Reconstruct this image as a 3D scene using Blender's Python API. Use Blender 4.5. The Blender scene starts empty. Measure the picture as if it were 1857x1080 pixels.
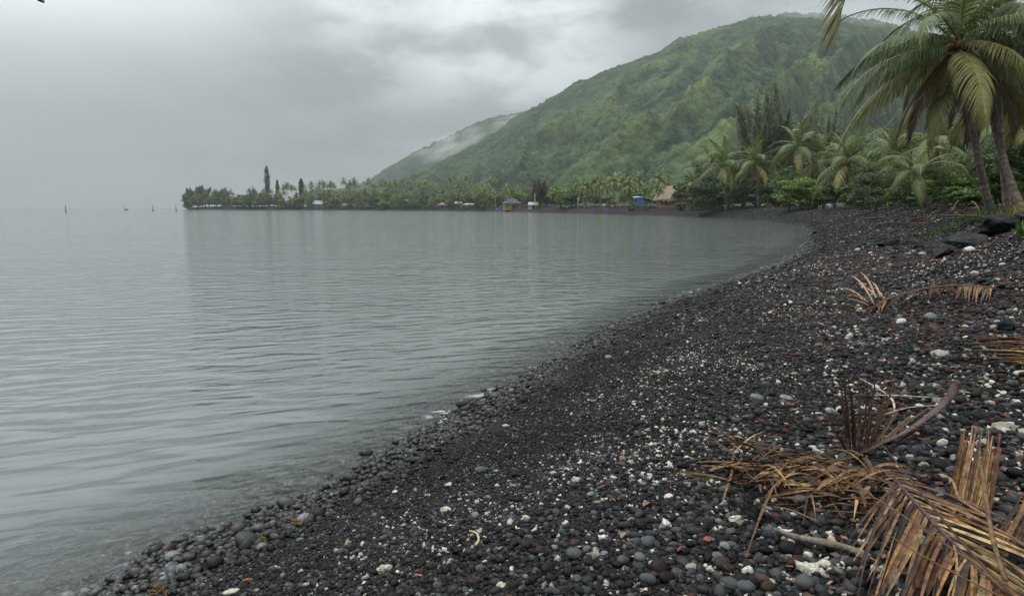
import bpy, bmesh, math, random
import numpy as np
from mathutils import Vector, Matrix
random.seed(11)
rng = np.random.default_rng(11)
S = bpy.context.scene
C = S.collection
R = math.radians
PI = math.pi

# ------------------------------------------------------------------ camera
F, CH, HY, CX, CY = 1150.0, 2.4, 377.0, 928.5, 540.0      # focal length in photo px, eye height, horizon row
TH = math.atan((CY - HY) / F)
camd = bpy.data.cameras.new('camera')
camd.sensor_width = 36.0
camd.lens = 36.0 * F / 1857.0
camd.clip_start, camd.clip_end = 0.05, 40000.0
cam = bpy.data.objects.new('camera', camd)
cam.location = (0, 0, CH)
cam.rotation_euler = (PI / 2 - TH, 0, 0)
C.objects.link(cam)
S.camera = cam
S.view_settings.view_transform = 'Standard'
S.view_settings.look = 'None'
S.view_settings.gamma = 1.0
S.view_settings.exposure = 0.0
S.cycles.use_denoising = True
S.cycles.max_bounces = 8
S.cycles.transparent_max_bounces = 16
S.cycles.volume_bounces = 1


def ray(px, py):
    u, v = (px - CX) / F, (CY - py) / F
    return Vector((u, math.cos(TH) + v * math.sin(TH), -math.sin(TH) + v * math.cos(TH)))


def pt(px, py, Y):
    d = ray(px, py)
    return Vector((0, 0, CH)) + d * (Y / d.y)


# ------------------------------------------------------------------ sky, sun
SUN_EL, SUN_AZ = R(64), R(-58)
sdir = Vector((math.sin(SUN_AZ) * math.cos(SUN_EL), math.cos(SUN_AZ) * math.cos(SUN_EL), math.sin(SUN_EL)))
world = bpy.data.worlds.new('World')
S.world = world
world.use_nodes = True
NT = world.node_tree
NT.nodes.clear()


def nd(nt, t, **kw):
    n = nt.nodes.new(t)
    for k, v in kw.items():
        setattr(n, k, v)
    return n


def mth(nt, op, a, b=None, c=None, clamp=False):
    n = nd(nt, 'ShaderNodeMath', operation=op, use_clamp=clamp)
    for i, x in enumerate((a, b, c)):
        if x is None:
            continue
        if isinstance(x, (int, float)):
            n.inputs[i].default_value = x
        else:
            nt.links.new(x, n.inputs[i])
    return n.outputs[0]


def maprange(nt, x, a, b, c, d, smooth=True):
    n = nd(nt, 'ShaderNodeMapRange', interpolation_type='SMOOTHSTEP' if smooth else 'LINEAR')
    nt.links.new(x, n.inputs['Value'])
    for k, v in zip(('From Min', 'From Max', 'To Min', 'To Max'), (a, b, c, d)):
        n.inputs[k].default_value = v
    return n.outputs['Result']


def build_world():
    nt = NT
    L = nt.links.new
    tc = nd(nt, 'ShaderNodeTexCoord').outputs['Generated']
    sx = nd(nt, 'ShaderNodeSeparateXYZ')
    L(tc, sx.inputs[0])
    x, y, z = sx.outputs
    zz = mth(nt, 'ADD', mth(nt, 'MAXIMUM', z, 0.0), 0.27)
    cb = nd(nt, 'ShaderNodeCombineXYZ')
    L(mth(nt, 'DIVIDE', x, zz), cb.inputs[0])
    L(mth(nt, 'DIVIDE', y, zz), cb.inputs[1])

    def noise(scale, detail, rough, dist, off):
        n = nd(nt, 'ShaderNodeTexNoise')
        n.inputs['Scale'].default_value = scale
        n.inputs['Detail'].default_value = detail
        n.inputs['Roughness'].default_value = rough
        n.inputs['Distortion'].default_value = dist
        m = nd(nt, 'ShaderNodeVectorMath', operation='ADD')
        L(cb.outputs[0], m.inputs[0])
        m.inputs[1].default_value = off
        L(m.outputs[0], n.inputs['Vector'])
        return n.outputs['Fac']
    n1 = maprange(nt, noise(1.25, 7, 0.5, 0.15, (3.1, 0.4, 0)), 0.30, 0.70, -1.0, 1.0)
    n2 = maprange(nt, noise(3.2, 7, 0.52, 0.2, (7.7, 5.2, 1)), 0.30, 0.70, -1.0, 1.0)

    def toward(px, py, w0, w1, d=None):
        d = d or ray(px, py).normalized()
        v = nd(nt, 'ShaderNodeVectorMath', operation='DOT_PRODUCT')
        L(tc, v.inputs[0])
        v.inputs[1].default_value = d
        return maprange(nt, v.outputs['Value'], math.cos(R(w0)), math.cos(R(w1)), 0.0, 1.0)
    base = maprange(nt, z, 0.08, 0.80, 0.37, 2.2)
    calm = maprange(nt, x, -0.55, 0.05, 0.30, 1.0)                 # the left of the sky is a flat veil of cloud
    mod = mth(nt, 'MULTIPLY_ADD', mth(nt, 'MULTIPLY', n1, calm), 0.17, 1.0)
    mod = mth(nt, 'MULTIPLY_ADD', mth(nt, 'MULTIPLY', n2, calm), 0.20, mod)
    lum = mth(nt, 'MULTIPLY', base, mod)
    gd = Vector((math.sin(R(-43)) * math.cos(R(38)), math.cos(R(-43)) * math.cos(R(38)), math.sin(R(38))))
    glow = toward(0, 0, 43, 0, gd)                                # cloud thins towards the sun
    lum = mth(nt, 'MULTIPLY_ADD', mth(nt, 'POWER', glow, 3.0), 1.7, lum)
    br = mth(nt, 'MULTIPLY', toward(960, 70, 10.5, 0.5), maprange(nt, n2, -0.9, 0.9, 0.15, 1.0))
    lum = mth(nt, 'MULTIPLY_ADD', br, 0.50, lum)
    br2 = mth(nt, 'MULTIPLY', toward(700, 40, 9, 1), maprange(nt, n2, -0.9, 0.9, 0.0, 1.0))
    lum = mth(nt, 'MULTIPLY_ADD', br2, 0.32, lum)
    dk = toward(1270, -20, 11, 2)
    lum = mth(nt, 'MULTIPLY_ADD', dk, -0.16, lum)
    dk2 = mth(nt, 'MULTIPLY', toward(620, 190, 10, 2), maprange(nt, n1, -0.8, 0.8, 1.0, 0.3))
    lum = mth(nt, 'MULTIPLY_ADD', dk2, -0.06, lum)
    col = nd(nt, 'ShaderNodeVectorMath', operation='SCALE')
    col.inputs[0].default_value = (9.35, 10.0, 10.25)
    L(lum, col.inputs['Scale'])
    sky = nd(nt, 'ShaderNodeTexSky', sky_type='NISHITA', sun_disc=False)
    sky.sun_elevation = SUN_EL
    sky.sun_rotation = SUN_AZ
    mx = nd(nt, 'ShaderNodeMix', data_type='RGBA')
    mx.inputs[0].default_value = 0.95
    L(sky.outputs[0], mx.inputs[6])
    L(col.outputs[0], mx.inputs[7])
    bg = nd(nt, 'ShaderNodeBackground')
    bg.inputs['Strength'].default_value = 0.1
    L(mx.outputs[2], bg.inputs['Color'])
    L(bg.outputs[0], nd(nt, 'ShaderNodeOutputWorld').inputs[0])


build_world()
sund = bpy.data.lights.new('sun', 'SUN')
sund.energy, sund.angle, sund.color = 1.2, R(30), (1.0, 0.96, 0.9)
sun = bpy.data.objects.new('sun', sund)
sun.rotation_euler = sdir.to_track_quat('Z', 'Y').to_euler()
C.objects.link(sun)


# ------------------------------------------------------------------ helpers
def tag(o, label=None, cat=None, group=None, kind=None):
    for k, v in (('label', label), ('category', cat), ('group', group), ('kind', kind)):
        if v:
            o[k] = v
    return o


def empty(name, loc, label, cat, group=None, rz=0.0):
    o = bpy.data.objects.new(name, None)
    o.empty_display_size = 0.2
    o.location = loc
    o.rotation_euler = (0, 0, rz)
    C.objects.link(o)
    return tag(o, label, cat, group)


def dup(root, loc, rz, sc=1.0, label=None, group=None):
    r = root.copy()
    C.objects.link(r)
    r.location = loc
    r.rotation_euler = (0, 0, rz)
    r.scale = (sc, sc, sc) if isinstance(sc, (int, float)) else sc
    if label:
        r['label'] = label
    if group:
        r['group'] = group
    for ch in list(root.children):
        c = ch.copy()
        C.objects.link(c)
        c.parent = r
        for g in ch.children:
            d = g.copy()
            C.objects.link(d)
            d.parent = c
    return r


def np_mesh(name, v, f, col=None, smooth=True, attrs=None):
    """v (n,3), f (m,k): k = 3 or 4"""
    v = np.ascontiguousarray(v, dtype=np.float32)
    f = np.ascontiguousarray(f, dtype=np.int32)
    me = bpy.data.meshes.new(name)
    m, k = f.shape
    me.vertices.add(len(v))
    me.vertices.foreach_set('co', v.ravel())
    me.loops.add(m * k)
    me.loops.foreach_set('vertex_index', f.ravel())
    me.polygons.add(m)
    me.polygons.foreach_set('loop_start', np.arange(0, m * k, k, dtype=np.int32))
    me.polygons.foreach_set('use_smooth', np.full(m, smooth, dtype=bool))
    me.update(calc_edges=True)
    if col is not None:
        a = me.attributes.new('col', 'FLOAT_COLOR', 'POINT')
        c4 = np.ones((len(v), 4), dtype=np.float32)
        c4[:, :3] = col
        a.data.foreach_set('color', c4.ravel())
    for k2, arr in (attrs or {}).items():
        a = me.attributes.new(k2, 'FLOAT', 'POINT')
        a.data.foreach_set('value', np.ascontiguousarray(arr, dtype=np.float32).ravel())
    return me


def link(name, me, mat, parent=None):
    o = bpy.data.objects.new(name, me)
    if mat is not None and not me.materials:
        me.materials.append(mat)
    C.objects.link(o)
    o.parent = parent
    return o


class MB:
    """collects quads and triangles (as degenerate-free quads/tris lists) into one mesh"""

    def __init__(self):
        self.v, self.f, self.c, self.n = [], [], [], 0

    def add(self, verts, faces, col=(1, 1, 1)):
        verts = np.asarray(verts, dtype=np.float64).reshape(-1, 3)
        self.v.append(verts)
        for fc in faces:
            self.f.append([i + self.n for i in fc])
        c = np.asarray(col, dtype=np.float64)
        self.c.append(np.broadcast_to(c, (len(verts), 3)))
        self.n += len(verts)

    def quads(self, q, col):
        """q (n,4,3), col (n,3) or (3,)"""
        q = np.asarray(q)
        n = len(q)
        self.v.append(q.reshape(-1, 3))
        idx = (np.arange(n * 4) + self.n).reshape(n, 4)
        self.f.extend(idx.tolist())
        c = np.asarray(col, dtype=np.float64)
        if c.ndim == 1:
            c = np.broadcast_to(c, (n, 3))
        self.c.append(np.repeat(c, 4, axis=0))
        self.n += n * 4

    def tube(self, pts, rad, seg=8, col=(1, 1, 1), flat=1.0, caps=True):
        pts = [Vector(p) for p in pts]
        n = len(pts)
        if isinstance(rad, (int, float)):
            rad = [rad] * n
        vs, fs = [], []
        up0 = None
        for i, p in enumerate(pts):
            t = (pts[min(i + 1, n - 1)] - pts[max(i - 1, 0)])
            t = t.normalized() if t.length > 1e-9 else Vector((0, 0, 1))
            ref = Vector((0, 0, 1)) if abs(t.z) < 0.93 else Vector((0, 1, 0))
            if up0 is not None:
                ref = up0
            a = t.cross(ref)
            if a.length < 1e-6:
                a = t.orthogonal()
            a.normalize()
            b = a.cross(t).normalized()
            up0 = b
            for k in range(seg):
                an = 2 * PI * k / seg
                vs.append(p + a * (math.cos(an) * rad[i]) + b * (math.sin(an) * rad[i] * flat))
        for i in range(n - 1):
            for k in range(seg):
                k2 = (k + 1) % seg
                fs.append((i * seg + k, i * seg + k2, (i + 1) * seg + k2, (i + 1) * seg + k))
        if caps:
            fs.append(tuple(range(seg))[::-1])
            fs.append(tuple((n - 1) * seg + k for k in range(seg)))
        self.add([tuple(q) for q in vs], fs, col)

    def box(self, c, s, col=(1, 1, 1), rz=0.0, rot=None):
        x, y, z = s[0] / 2, s[1] / 2, s[2] / 2
        vs = [Vector((a * x, b * y, d * z)) for a in (-1, 1) for b in (-1, 1) for d in (-1, 1)]
        m = rot if rot is not None else Matrix.Rotation(rz, 3, 'Z')
        vs = [tuple(m @ q + Vector(c)) for q in vs]
        fs = [(0, 1, 3, 2), (4, 6, 7, 5), (0, 4, 5, 1), (2, 3, 7, 6), (0, 2, 6, 4), (1, 5, 7, 3)]
        self.add(vs, fs, col)

    def blade(self, p0, p1, w, bow=0.0, n=5, col=(1, 1, 1), fold=0.35, bend=(0, 0, 1), tip=0.25, twist=0.0, up=None):
        """a long folded leaf strip from p0 to p1"""
        p0, p1 = Vector(p0), Vector(p1)
        d = p1 - p0
        ln = d.length
        t = d.normalized()
        ref = Vector(up) if up is not None else Vector((0, 0, 1))
        if abs(t.dot(ref)) > 0.95:
            ref = Vector((0.3, -1, 0.1))
        s = t.cross(ref).normalized()
        nn = s.cross(t).normalized()
        bd = Vector(bend)
        vs, cs = [], []
        for i in range(n + 1):
            q = i / n
            c = p0 + d * q + bd * (bow * ln * 4 * q * (1 - q))
            ww = w * 0.5 * (min(1.0, 0.45 + 2.5 * q) if q < 0.3 else 1.0) * (1.0 if q < 0.6 else 1.0 - (1 - tip) * (q - 0.6) / 0.4)
            an = twist * q
            ss = s * math.cos(an) + nn * math.sin(an)
            mm = nn * math.cos(an) - s * math.sin(an)
            vs += [c - ss * ww + mm * (ww * fold), c, c + ss * ww + mm * (ww * fold)]
        fs = []
        for i in range(n):
            a = i * 3
            fs += [(a, a + 1, a + 4, a + 3), (a + 1, a + 2, a + 5, a + 4)]
        self.add([tuple(v) for v in vs], fs, col)

    def mesh(self, name, smooth=True):
        v = np.concatenate(self.v)
        c = np.concatenate(self.c)
        if all(len(f) == 4 for f in self.f):
            return np_mesh(name, v, np.array(self.f), c, smooth)
        me = bpy.data.meshes.new(name)
        me.from_pydata(v.tolist(), [], self.f)
        a = me.attributes.new('col', 'FLOAT_COLOR', 'POINT')
        c4 = np.ones((len(v), 4), dtype=np.float32)
        c4[:, :3] = c
        a.data.foreach_set('color', c4.ravel())
        me.polygons.foreach_set('use_smooth', np.full(len(me.polygons), smooth, dtype=bool))
        me.update()
        return me

    def build(self, name, mat, parent=None, smooth=True):
        return link(name, self.mesh(name, smooth), mat, parent)


# --- value noise (numpy)
def _hash(ix, iy, seed):
    h = (ix.astype(np.int64) * 374761393 + iy.astype(np.int64) * 668265263 + seed * 1274126177) & 0xffffffff
    h = ((h ^ (h >> 13)) * 1274126177) & 0xffffffff
    return ((h ^ (h >> 16)) & 0xffffff) / float(0xffffff)


def vnoise(x, y, seed=0):
    x, y = np.asarray(x, dtype=np.float64), np.asarray(y, dtype=np.float64)
    ix, iy = np.floor(x), np.floor(y)
    fx, fy = x - ix, y - iy
    fx, fy = fx * fx * (3 - 2 * fx), fy * fy * (3 - 2 * fy)
    a, b = _hash(ix, iy, seed), _hash(ix + 1, iy, seed)
    c, d = _hash(ix, iy + 1, seed), _hash(ix + 1, iy + 1, seed)
    return (a * (1 - fx) + b * fx) * (1 - fy) + (c * (1 - fx) + d * fx) * fy


def fbm(x, y, seed=0, octv=4, gain=0.5):
    s, a, t = 0.0, 1.0, 0.0
    for k in range(octv):
        s = s + a * vnoise(x * 2 ** k + 17.3 * k, y * 2 ** k - 9.1 * k, seed + k)
        t += a
        a *= gain
    return s / t


# ------------------------------------------------------------------ materials
def principled(name, rough=0.6, spec=0.4):
    m = bpy.data.materials.new(name)
    m.use_nodes = True
    nt = m.node_tree
    b = nt.nodes['Principled BSDF']
    b.inputs['Roughness'].default_value = rough
    b.inputs['Specular IOR Level'].default_value = spec
    return m, nt, b


def attr_mat(name, rough=0.6, spec=0.4, nscale=None, namp=0.35, bump=0.0, bscale=40.0, transl=0.0, stretch=None):
    """base colour from the mesh's own 'col' attribute, broken up by a procedural noise"""
    m, nt, b = principled(name, rough, spec)
    L = nt.links.new
    at = nd(nt, 'ShaderNodeAttribute', attribute_name='col')
    col = at.outputs['Color']
    tc = nd(nt, 'ShaderNodeTexCoord').outputs['Object']
    if stretch:
        mp = nd(nt, 'ShaderNodeMapping')
        mp.inputs['Scale'].default_value = stretch
        L(tc, mp.inputs[0])
        tc = mp.outputs[0]
    if nscale:
        n = nd(nt, 'ShaderNodeTexNoise')
        n.inputs['Scale'].default_value = nscale
        n.inputs['Detail'].default_value = 5
        n.inputs['Roughness'].default_value = 0.65
        L(tc, n.inputs['Vector'])
        k = maprange(nt, n.outputs['Fac'], 0.3, 0.7, 1 - namp, 1 + namp)
        s = nd(nt, 'ShaderNodeVectorMath', operation='SCALE')
        L(col, s.inputs[0])
        L(k, s.inputs['Scale'])
        col = s.outputs[0]
    L(col, b.inputs['Base Color'])
    if bump:
        n = nd(nt, 'ShaderNodeTexNoise')
        n.inputs['Scale'].default_value = bscale
        n.inputs['Detail'].default_value = 5
        L(tc, n.inputs['Vector'])
        bp = nd(nt, 'ShaderNodeBump')
        bp.inputs['Strength'].default_value = bump
        bp.inputs['Distance'].default_value = 1.0 / bscale
        L(n.outputs['Fac'], bp.inputs['Height'])
        L(bp.outputs[0], b.inputs['Normal'])
    if transl:
        t = nd(nt, 'ShaderNodeBsdfTranslucent')
        L(col, t.inputs['Color'])
        mx = nd(nt, 'ShaderNodeMixShader')
        mx.inputs[0].default_value = transl
        L(b.outputs[0], mx.inputs[1])
        L(t.outputs[0], mx.inputs[2])
        L(mx.outputs[0], nt.nodes['Material Output'].inputs['Surface'])
    return m


M_leaf = attr_mat('foliage', 0.5, 0.35, 3.0, 0.25, transl=0.3)
M_palm = attr_mat('palm_leaf', 0.45, 0.32, 6.0, 0.2, transl=0.3)
M_twig = attr_mat('needle_twigs', 0.7, 0.2, 1.0, 0.2, transl=0.5)
M_bark = attr_mat('bark', 0.85, 0.2, 9.0, 0.45, bump=0.6, bscale=30, stretch=(1, 1, 2.5))
M_stone = attr_mat('stone', 0.55, 0.25, 60.0, 0.45, bump=0.35, bscale=140)
M_pebble = attr_mat('pebble', 0.42, 0.11, 70.0, 0.45, bump=0.3, bscale=120)


def wet_edge(m, dry_rough):
    """stones that the water has just left are slick"""
    nt = m.node_tree
    g = nd(nt, 'ShaderNodeNewGeometry')
    sx = nd(nt, 'ShaderNodeSeparateXYZ')
    nt.links.new(g.outputs['Position'], sx.inputs[0])
    b = nt.nodes['Principled BSDF']
    nt.links.new(maprange(nt, sx.outputs[2], 0.08, 0.30, 0.27, dry_rough), b.inputs['Roughness'])
    nt.links.new(maprange(nt, sx.outputs[2], 0.08, 0.30, 0.30, b.inputs['Specular IOR Level'].default_value), b.inputs['Specular IOR Level'])


wet_edge(M_pebble, 0.45)
wet_edge(M_stone, 0.52)
M_coral = attr_mat('coral', 0.85, 0.25, 60.0, 0.3, bump=0.9, bscale=160)
M_dry = attr_mat('dry_palm', 0.55, 0.28, 26.0, 0.65, bump=0.4, bscale=120)
M_wood = attr_mat('weathered_wood', 0.8, 0.25, 30.0, 0.45, bump=0.7, bscale=60)
M_paint = attr_mat('paint', 0.6, 0.35, 1.2, 0.15)
M_cloth = attr_mat('cloth', 0.85, 0.2, 8.0, 0.1)
M_skin = attr_mat('skin', 0.55, 0.35, 8.0, 0.08)
M_thatch = attr_mat('thatch', 0.9, 0.15, 2.5, 0.35, bump=0.6, bscale=6)
M_rock = attr_mat('boulder_rock', 0.75, 0.2, 7.0, 0.7, bump=1.0, bscale=9)

# ------------------------------------------------------------------ shoreline and terrain
SHORE_PX = [(130, 1080), (250, 1014), (330, 984), (430, 945), (520, 908), (590, 880), (650, 850), (730, 803), (830, 748),
            (900, 708), (1000, 652), (1100, 599), (1200, 553), (1300, 515), (1380, 492), (1430, 471), (1458, 450),
            (1468, 433), (1470, 418), (1450, 408), (1415, 402.5), (1385, 399.5), (1340, 396), (1260, 393), (1200, 391),
            (1100, 388), (1000, 385.6), (940, 384.2), (870, 383.0), (800, 382.2), (700, 381.5), (600, 381.0), (480, 380.7),
            (390, 380.6), (345, 380.4)]


def plane0(px, py):
    d = ray(px, py)
    p = Vector((0, 0, CH)) + d * (CH / -d.z)
    return (p.x, p.y)


front = [plane0(*p) for p in SHORE_PX]
x0, y0 = front[0]
poly = [(-160, -300), (-45, -78), (-12, -14.0), (-5.6, -1.8)] + front
fx, fy = front[-1]
poly += [(fx - 22, fy + 40), (fx - 10, fy + 110), (fx + 60, fy + 260), (fx + 130, fy + 700), (fx + 60, fy + 1500), (fx - 100, 7600)]


def catmull(P, n):
    out = []
    for i in range(len(P) - 1):
        a, b = np.array(P[max(i - 1, 0)]), np.array(P[i])
        c, d = np.array(P[i + 1]), np.array(P[min(i + 2, len(P) - 1)])
        for k in range(n):
            t = k / n
            out.append(0.5 * (2 * b + (c - a) * t + (2 * a - 5 * b + 4 * c - d) * t * t + (3 * b - a - 3 * c + d) * t ** 3))
    out.append(np.array(P[-1]))
    return np.array(out)


SH = catmull(poly, 4)
LAND = np.concatenate([SH, np.array([(7600, 7600), (7600, -300)])])


def inside(x, y):
    r = np.zeros(x.shape, dtype=bool)
    n = len(LAND)
    for i in range(n):
        x1, y1 = LAND[i]
        x2, y2 = LAND[(i + 1) % n]
        if y1 == y2:
            continue
        c = ((y1 > y) != (y2 > y)) & (x < (x2 - x1) * (y - y1) / (y2 - y1) + x1)
        r ^= c
    return r


def shore_s(x, y):
    x, y = np.asarray(x, dtype=np.float64), np.asarray(y, dtype=np.float64)
    best = np.full(x.shape, 1e18)
    for i in range(len(SH) - 1):
        ax, ay = SH[i]
        bx, by = SH[i + 1]
        dx, dy = bx - ax, by - ay
        t = np.clip(((x - ax) * dx + (y - ay) * dy) / (dx * dx + dy * dy + 1e-12), 0, 1)
        best = np.minimum(best, (x - ax - t * dx) ** 2 + (y - ay - t * dy) ** 2)
    d = np.sqrt(best)
    return np.where(inside(x, y), d, -d)


def ground(x, y, s=None):
    x, y = np.asarray(x, dtype=np.float64), np.asarray(y, dtype=np.float64)
    if s is None:
        s = shore_s(x, y)
    r = np.hypot(x, y)
    s = s + (fbm(x * 1.1, y * 1.1, 5, 3) - 0.5) * np.minimum(0.5, 0.05 * r)     # ragged water line
    crest = np.interp(r, [0, 30, 60, 150, 400, 800], [2.0, 2.0, 2.15, 2.9, 3.9, 4.4])
    k = np.interp(r, [0, 25, 60, 120, 400, 900], [8.0, 7.0, 4.0, 4.5, 7.0, 9.0])
    up = crest * (1 - np.exp(-np.maximum(s, 0) / k))
    bk = np.clip((s - 4.8) / 3.0, 0, 1)
    up = up + bk * bk * (3 - 2 * bk) * np.interp(r, [0, 9, 18, 45, 110], [0.3, 0.3, 0.85, 0.85, 0])
    up = up + 0.10 * np.exp(-((s - 2.6) / 0.9) ** 2) * np.clip(1 - r / 60, 0, 1) * np.clip(s * 2, 0, 1)
    up = up + (fbm(x * 0.45, y * 0.45, 3, 3) - 0.5) * 0.22 * np.clip(s / 5, 0, 1) + (fbm(x * 2.2, y * 2.2, 9, 2) - 0.5) * 0.05 * np.clip(s, 0, 1)
    dn = np.maximum(np.minimum(s, 0) * 0.21, -5.0)
    return np.where(s > 0, up, dn)


def gz(x, y):
    return float(ground(np.array([x]), np.array([y]))[0])


def gp(px, py, h=0.0):
    """where the ray through a photo pixel meets the ground raised by h"""
    d = ray(px, py)
    ts = np.geomspace(1.2, 400, 900) / d.y
    X, Y, Z = d.x * ts, d.y * ts, CH + d.z * ts
    g = ground(X, Y) + h
    below = np.nonzero(Z <= g)[0]
    i = int(below[0]) if len(below) else len(ts) - 1
    if i == 0:
        return Vector((X[0], Y[0], Z[0]))
    a, b = Z[i - 1] - g[i - 1], Z[i] - g[i]
    t = a / (a - b) if a != b else 0
    tt = ts[i - 1] + (ts[i] - ts[i - 1]) * min(max(t, 0), 1)
    return Vector((d.x * tt, d.y * tt, CH + d.z * tt))


def shoreY(px):
    """depth of the far water line in that picture column"""
    xs = [p[0] for p in SHORE_PX[20:]][::-1]
    ys = [f[1] for f in front[20:]][::-1]
    return float(np.interp(px, xs, ys))


def polar(rs, th):
    Rr, Tt = np.meshgrid(rs, th, indexing='ij')
    X, Y = Rr * np.sin(Tt), Rr * np.cos(Tt)
    n, m = X.shape
    i = np.arange(n - 1)[:, None] * m + np.arange(m - 1)[None, :]
    f = np.stack([i, i + m, i + m + 1, i + 1], -1).reshape(-1, 4)[:, ::-1]
    return X.ravel(), Y.ravel(), f


th = np.concatenate([np.linspace(-PI, R(-62), 50)[:-1], np.linspace(R(-62), R(62), 620), np.linspace(R(62), PI, 50)[1:]])
rs = np.concatenate([[0.01], np.geomspace(0.4, 6900, 440)])
GX, GY, GF = polar(rs, th)
GS = shore_s(GX, GY)
GZ = ground(GX, GY, GS)


def lerp(a, b, t):
    return np.asarray(a) * (1 - t[:, None]) + np.asarray(b) * t[:, None]


def ground_colour(x, y, s):
    r = np.hypot(x, y)
    bw = np.interp(r, [0, 30, 80, 200, 400], [13, 12, 14, 16, 16])
    n = fbm(x * 0.35, y * 0.35, 21, 4)
    n2 = fbm(x * 0.06, y * 0.06, 31, 4)
    dark, soil, grass, olive = (0.009, 0.009, 0.0093), (0.034, 0.025, 0.018), (0.05, 0.07, 0.02), (0.085, 0.095, 0.035)
    c = lerp(dark, (0.024, 0.023, 0.023), np.clip(n * 2 - 0.6, 0, 1))
    c = lerp2(c, soil, np.clip((s - bw + (n - 0.5) * 8) / 4, 0, 1) * 0.8)
    lawn = np.clip((s - bw - 2 + (n2 - 0.5) * 8) / 4, 0, 1) * np.clip((r - 180) / 30, 0, 1) * np.clip((x - 10) / 30, 0, 1) * np.clip((300 - r) / 40, 0.25, 1)
    return lerp2(c, olive, lawn * 0.8)


def lerp2(c, d, t):
    return c * (1 - t[:, None]) + np.asarray(d)[None, :] * t[:, None]


M_ground = attr_mat('volcanic_gravel', 0.8, 0.12, 28.0, 0.6, bump=1.0, bscale=24)
tag(link('beach', np_mesh('beach', np.stack([GX, GY, GZ], 1), GF, ground_colour(GX, GY, GS)), M_ground), kind='structure')


# ------------------------------------------------------------------ water
def water_material():
    m, nt, b = principled('sea_water', 0.045, 0.5)
    L = nt.links.new
    b.inputs['IOR'].default_value = 1.33
    tc = nd(nt, 'ShaderNodeTexCoord').outputs['Object']
    dep = nd(nt, 'ShaderNodeAttribute', attribute_name='depth').outputs['Fac']

    def wave(scale, sx, sy, rot, detail, dist=0.0):
        mp = nd(nt, 'ShaderNodeMapping', vector_type='TEXTURE')
        mp.inputs['Rotation'].default_value = (0, 0, rot)
        mp.inputs['Scale'].default_value = (sx, sy, 1)
        L(tc, mp.inputs[0])
        n = nd(nt, 'ShaderNodeTexNoise')
        n.inputs['Scale'].default_value = scale
        n.inputs['Detail'].default_value = detail
        n.inputs['Roughness'].default_value = 0.45
        n.inputs['Distortion'].default_value = dist
        L(mp.outputs[0], n.inputs['Vector'])
        return n.outputs['Fac']
    w1 = wave(1.0, 0.95, 0.31, R(18), 1.0, 0.5)                # long ripples running in to the beach
    w2 = wave(1.0, 0.34, 0.13, R(26), 1.0, 0.4)
    w3 = wave(1.0, 9.0, 3.2, R(12), 2.0)
    chop = wave(1.0, 0.16, 0.11, R(35), 2.5, 0.4)        # small chop in the shallows
    patch = maprange(nt, wave(1.0, 26.0, 11.0, R(20), 2.0), 0.42, 0.62, 0.25, 1.0)
    shal = maprange(nt, dep, 0.02, 0.30, 1.0, 0.0)
    h = mth(nt, 'MULTIPLY', w1, 0.066)
    h = mth(nt, 'MULTIPLY_ADD', mth(nt, 'MULTIPLY', w2, patch), 0.022, h)
    h = mth(nt, 'MULTIPLY_ADD', w3, 0.06, h)
    w4 = wave(1.0, 0.95, 0.30, R(8), 0.8, 0.3)             # wind chop out on the bay
    h = mth(nt, 'MULTIPLY_ADD', mth(nt, 'MULTIPLY', w4, maprange(nt, dep, 0.6, 1.8, 0.0, 1.0)), 0.034, h)
    h = mth(nt, 'MULTIPLY_ADD', mth(nt, 'MULTIPLY', chop, shal), 0.042, h)
    bp = nd(nt, 'ShaderNodeBump')
    bp.inputs['Strength'].default_value = 1.0
    bp.inputs['Distance'].default_value = 1.0
    L(h, bp.inputs['Height'])
    L(bp.outputs[0], b.inputs['Normal'])
    L(maprange(nt, dep, 0.5, 2.6, 0.035, 0.085), b.inputs['Roughness'])
    # foam, flecks of it at the very edge
    fo = wave(1.0, 0.30, 0.14, R(28), 4.0, 1.2)
    fo2 = wave(1.0, 7.0, 5.0, R(10), 1.0)
    foam = mth(nt, 'MULTIPLY', maprange(nt, fo, 0.52, 0.60, 0.0, 0.9), maprange(nt, dep, 0.03, 0.11, 1.0, 0.0))
    foam = mth(nt, 'MULTIPLY', foam, maprange(nt, fo2, 0.52, 0.66, 0.0, 1.0))
    mc = nd(nt, 'ShaderNodeMix', data_type='RGBA')
    L(foam, mc.inputs[0])
    mc.inputs[6].default_value = (0.095, 0.108, 0.105, 1)
    mc.inputs[7].default_value = (0.7, 0.72, 0.72, 1)
    L(mc.outputs[2], b.inputs['Base Color'])
    # clear over the shallows: the murk closes with depth, the surface reflection stays
    tr = nd(nt, 'ShaderNodeBsdfTransparent')
    tr.inputs['Color'].default_value = (0.80, 0.86, 0.84, 1)
    gl = nd(nt, 'ShaderNodeBsdfGlossy')
    gl.inputs['Roughness'].default_value = 0.05
    L(bp.outputs[0], gl.inputs['Normal'])
    fr = nd(nt, 'ShaderNodeFresnel')
    fr.inputs['IOR'].default_value = 1.33
    L(bp.outputs[0], fr.inputs['Normal'])
    thin = nd(nt, 'ShaderNodeMixShader')
    L(fr.outputs[0], thin.inputs[0])
    L(tr.outputs[0], thin.inputs[1])
    L(gl.outputs[0], thin.inputs[2])
    mx = nd(nt, 'ShaderNodeMixShader')
    murk = mth(nt, 'MAXIMUM', maprange(nt, dep, 0.0, 0.34, 0.06, 1.0, False), foam)
    L(murk, mx.inputs[0])
    L(thin.outputs[0], mx.inputs[1])
    L(b.outputs[0], mx.inputs[2])
    L(mx.outputs[0], nt.nodes['Material Output'].inputs['Surface'])
    return m


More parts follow.
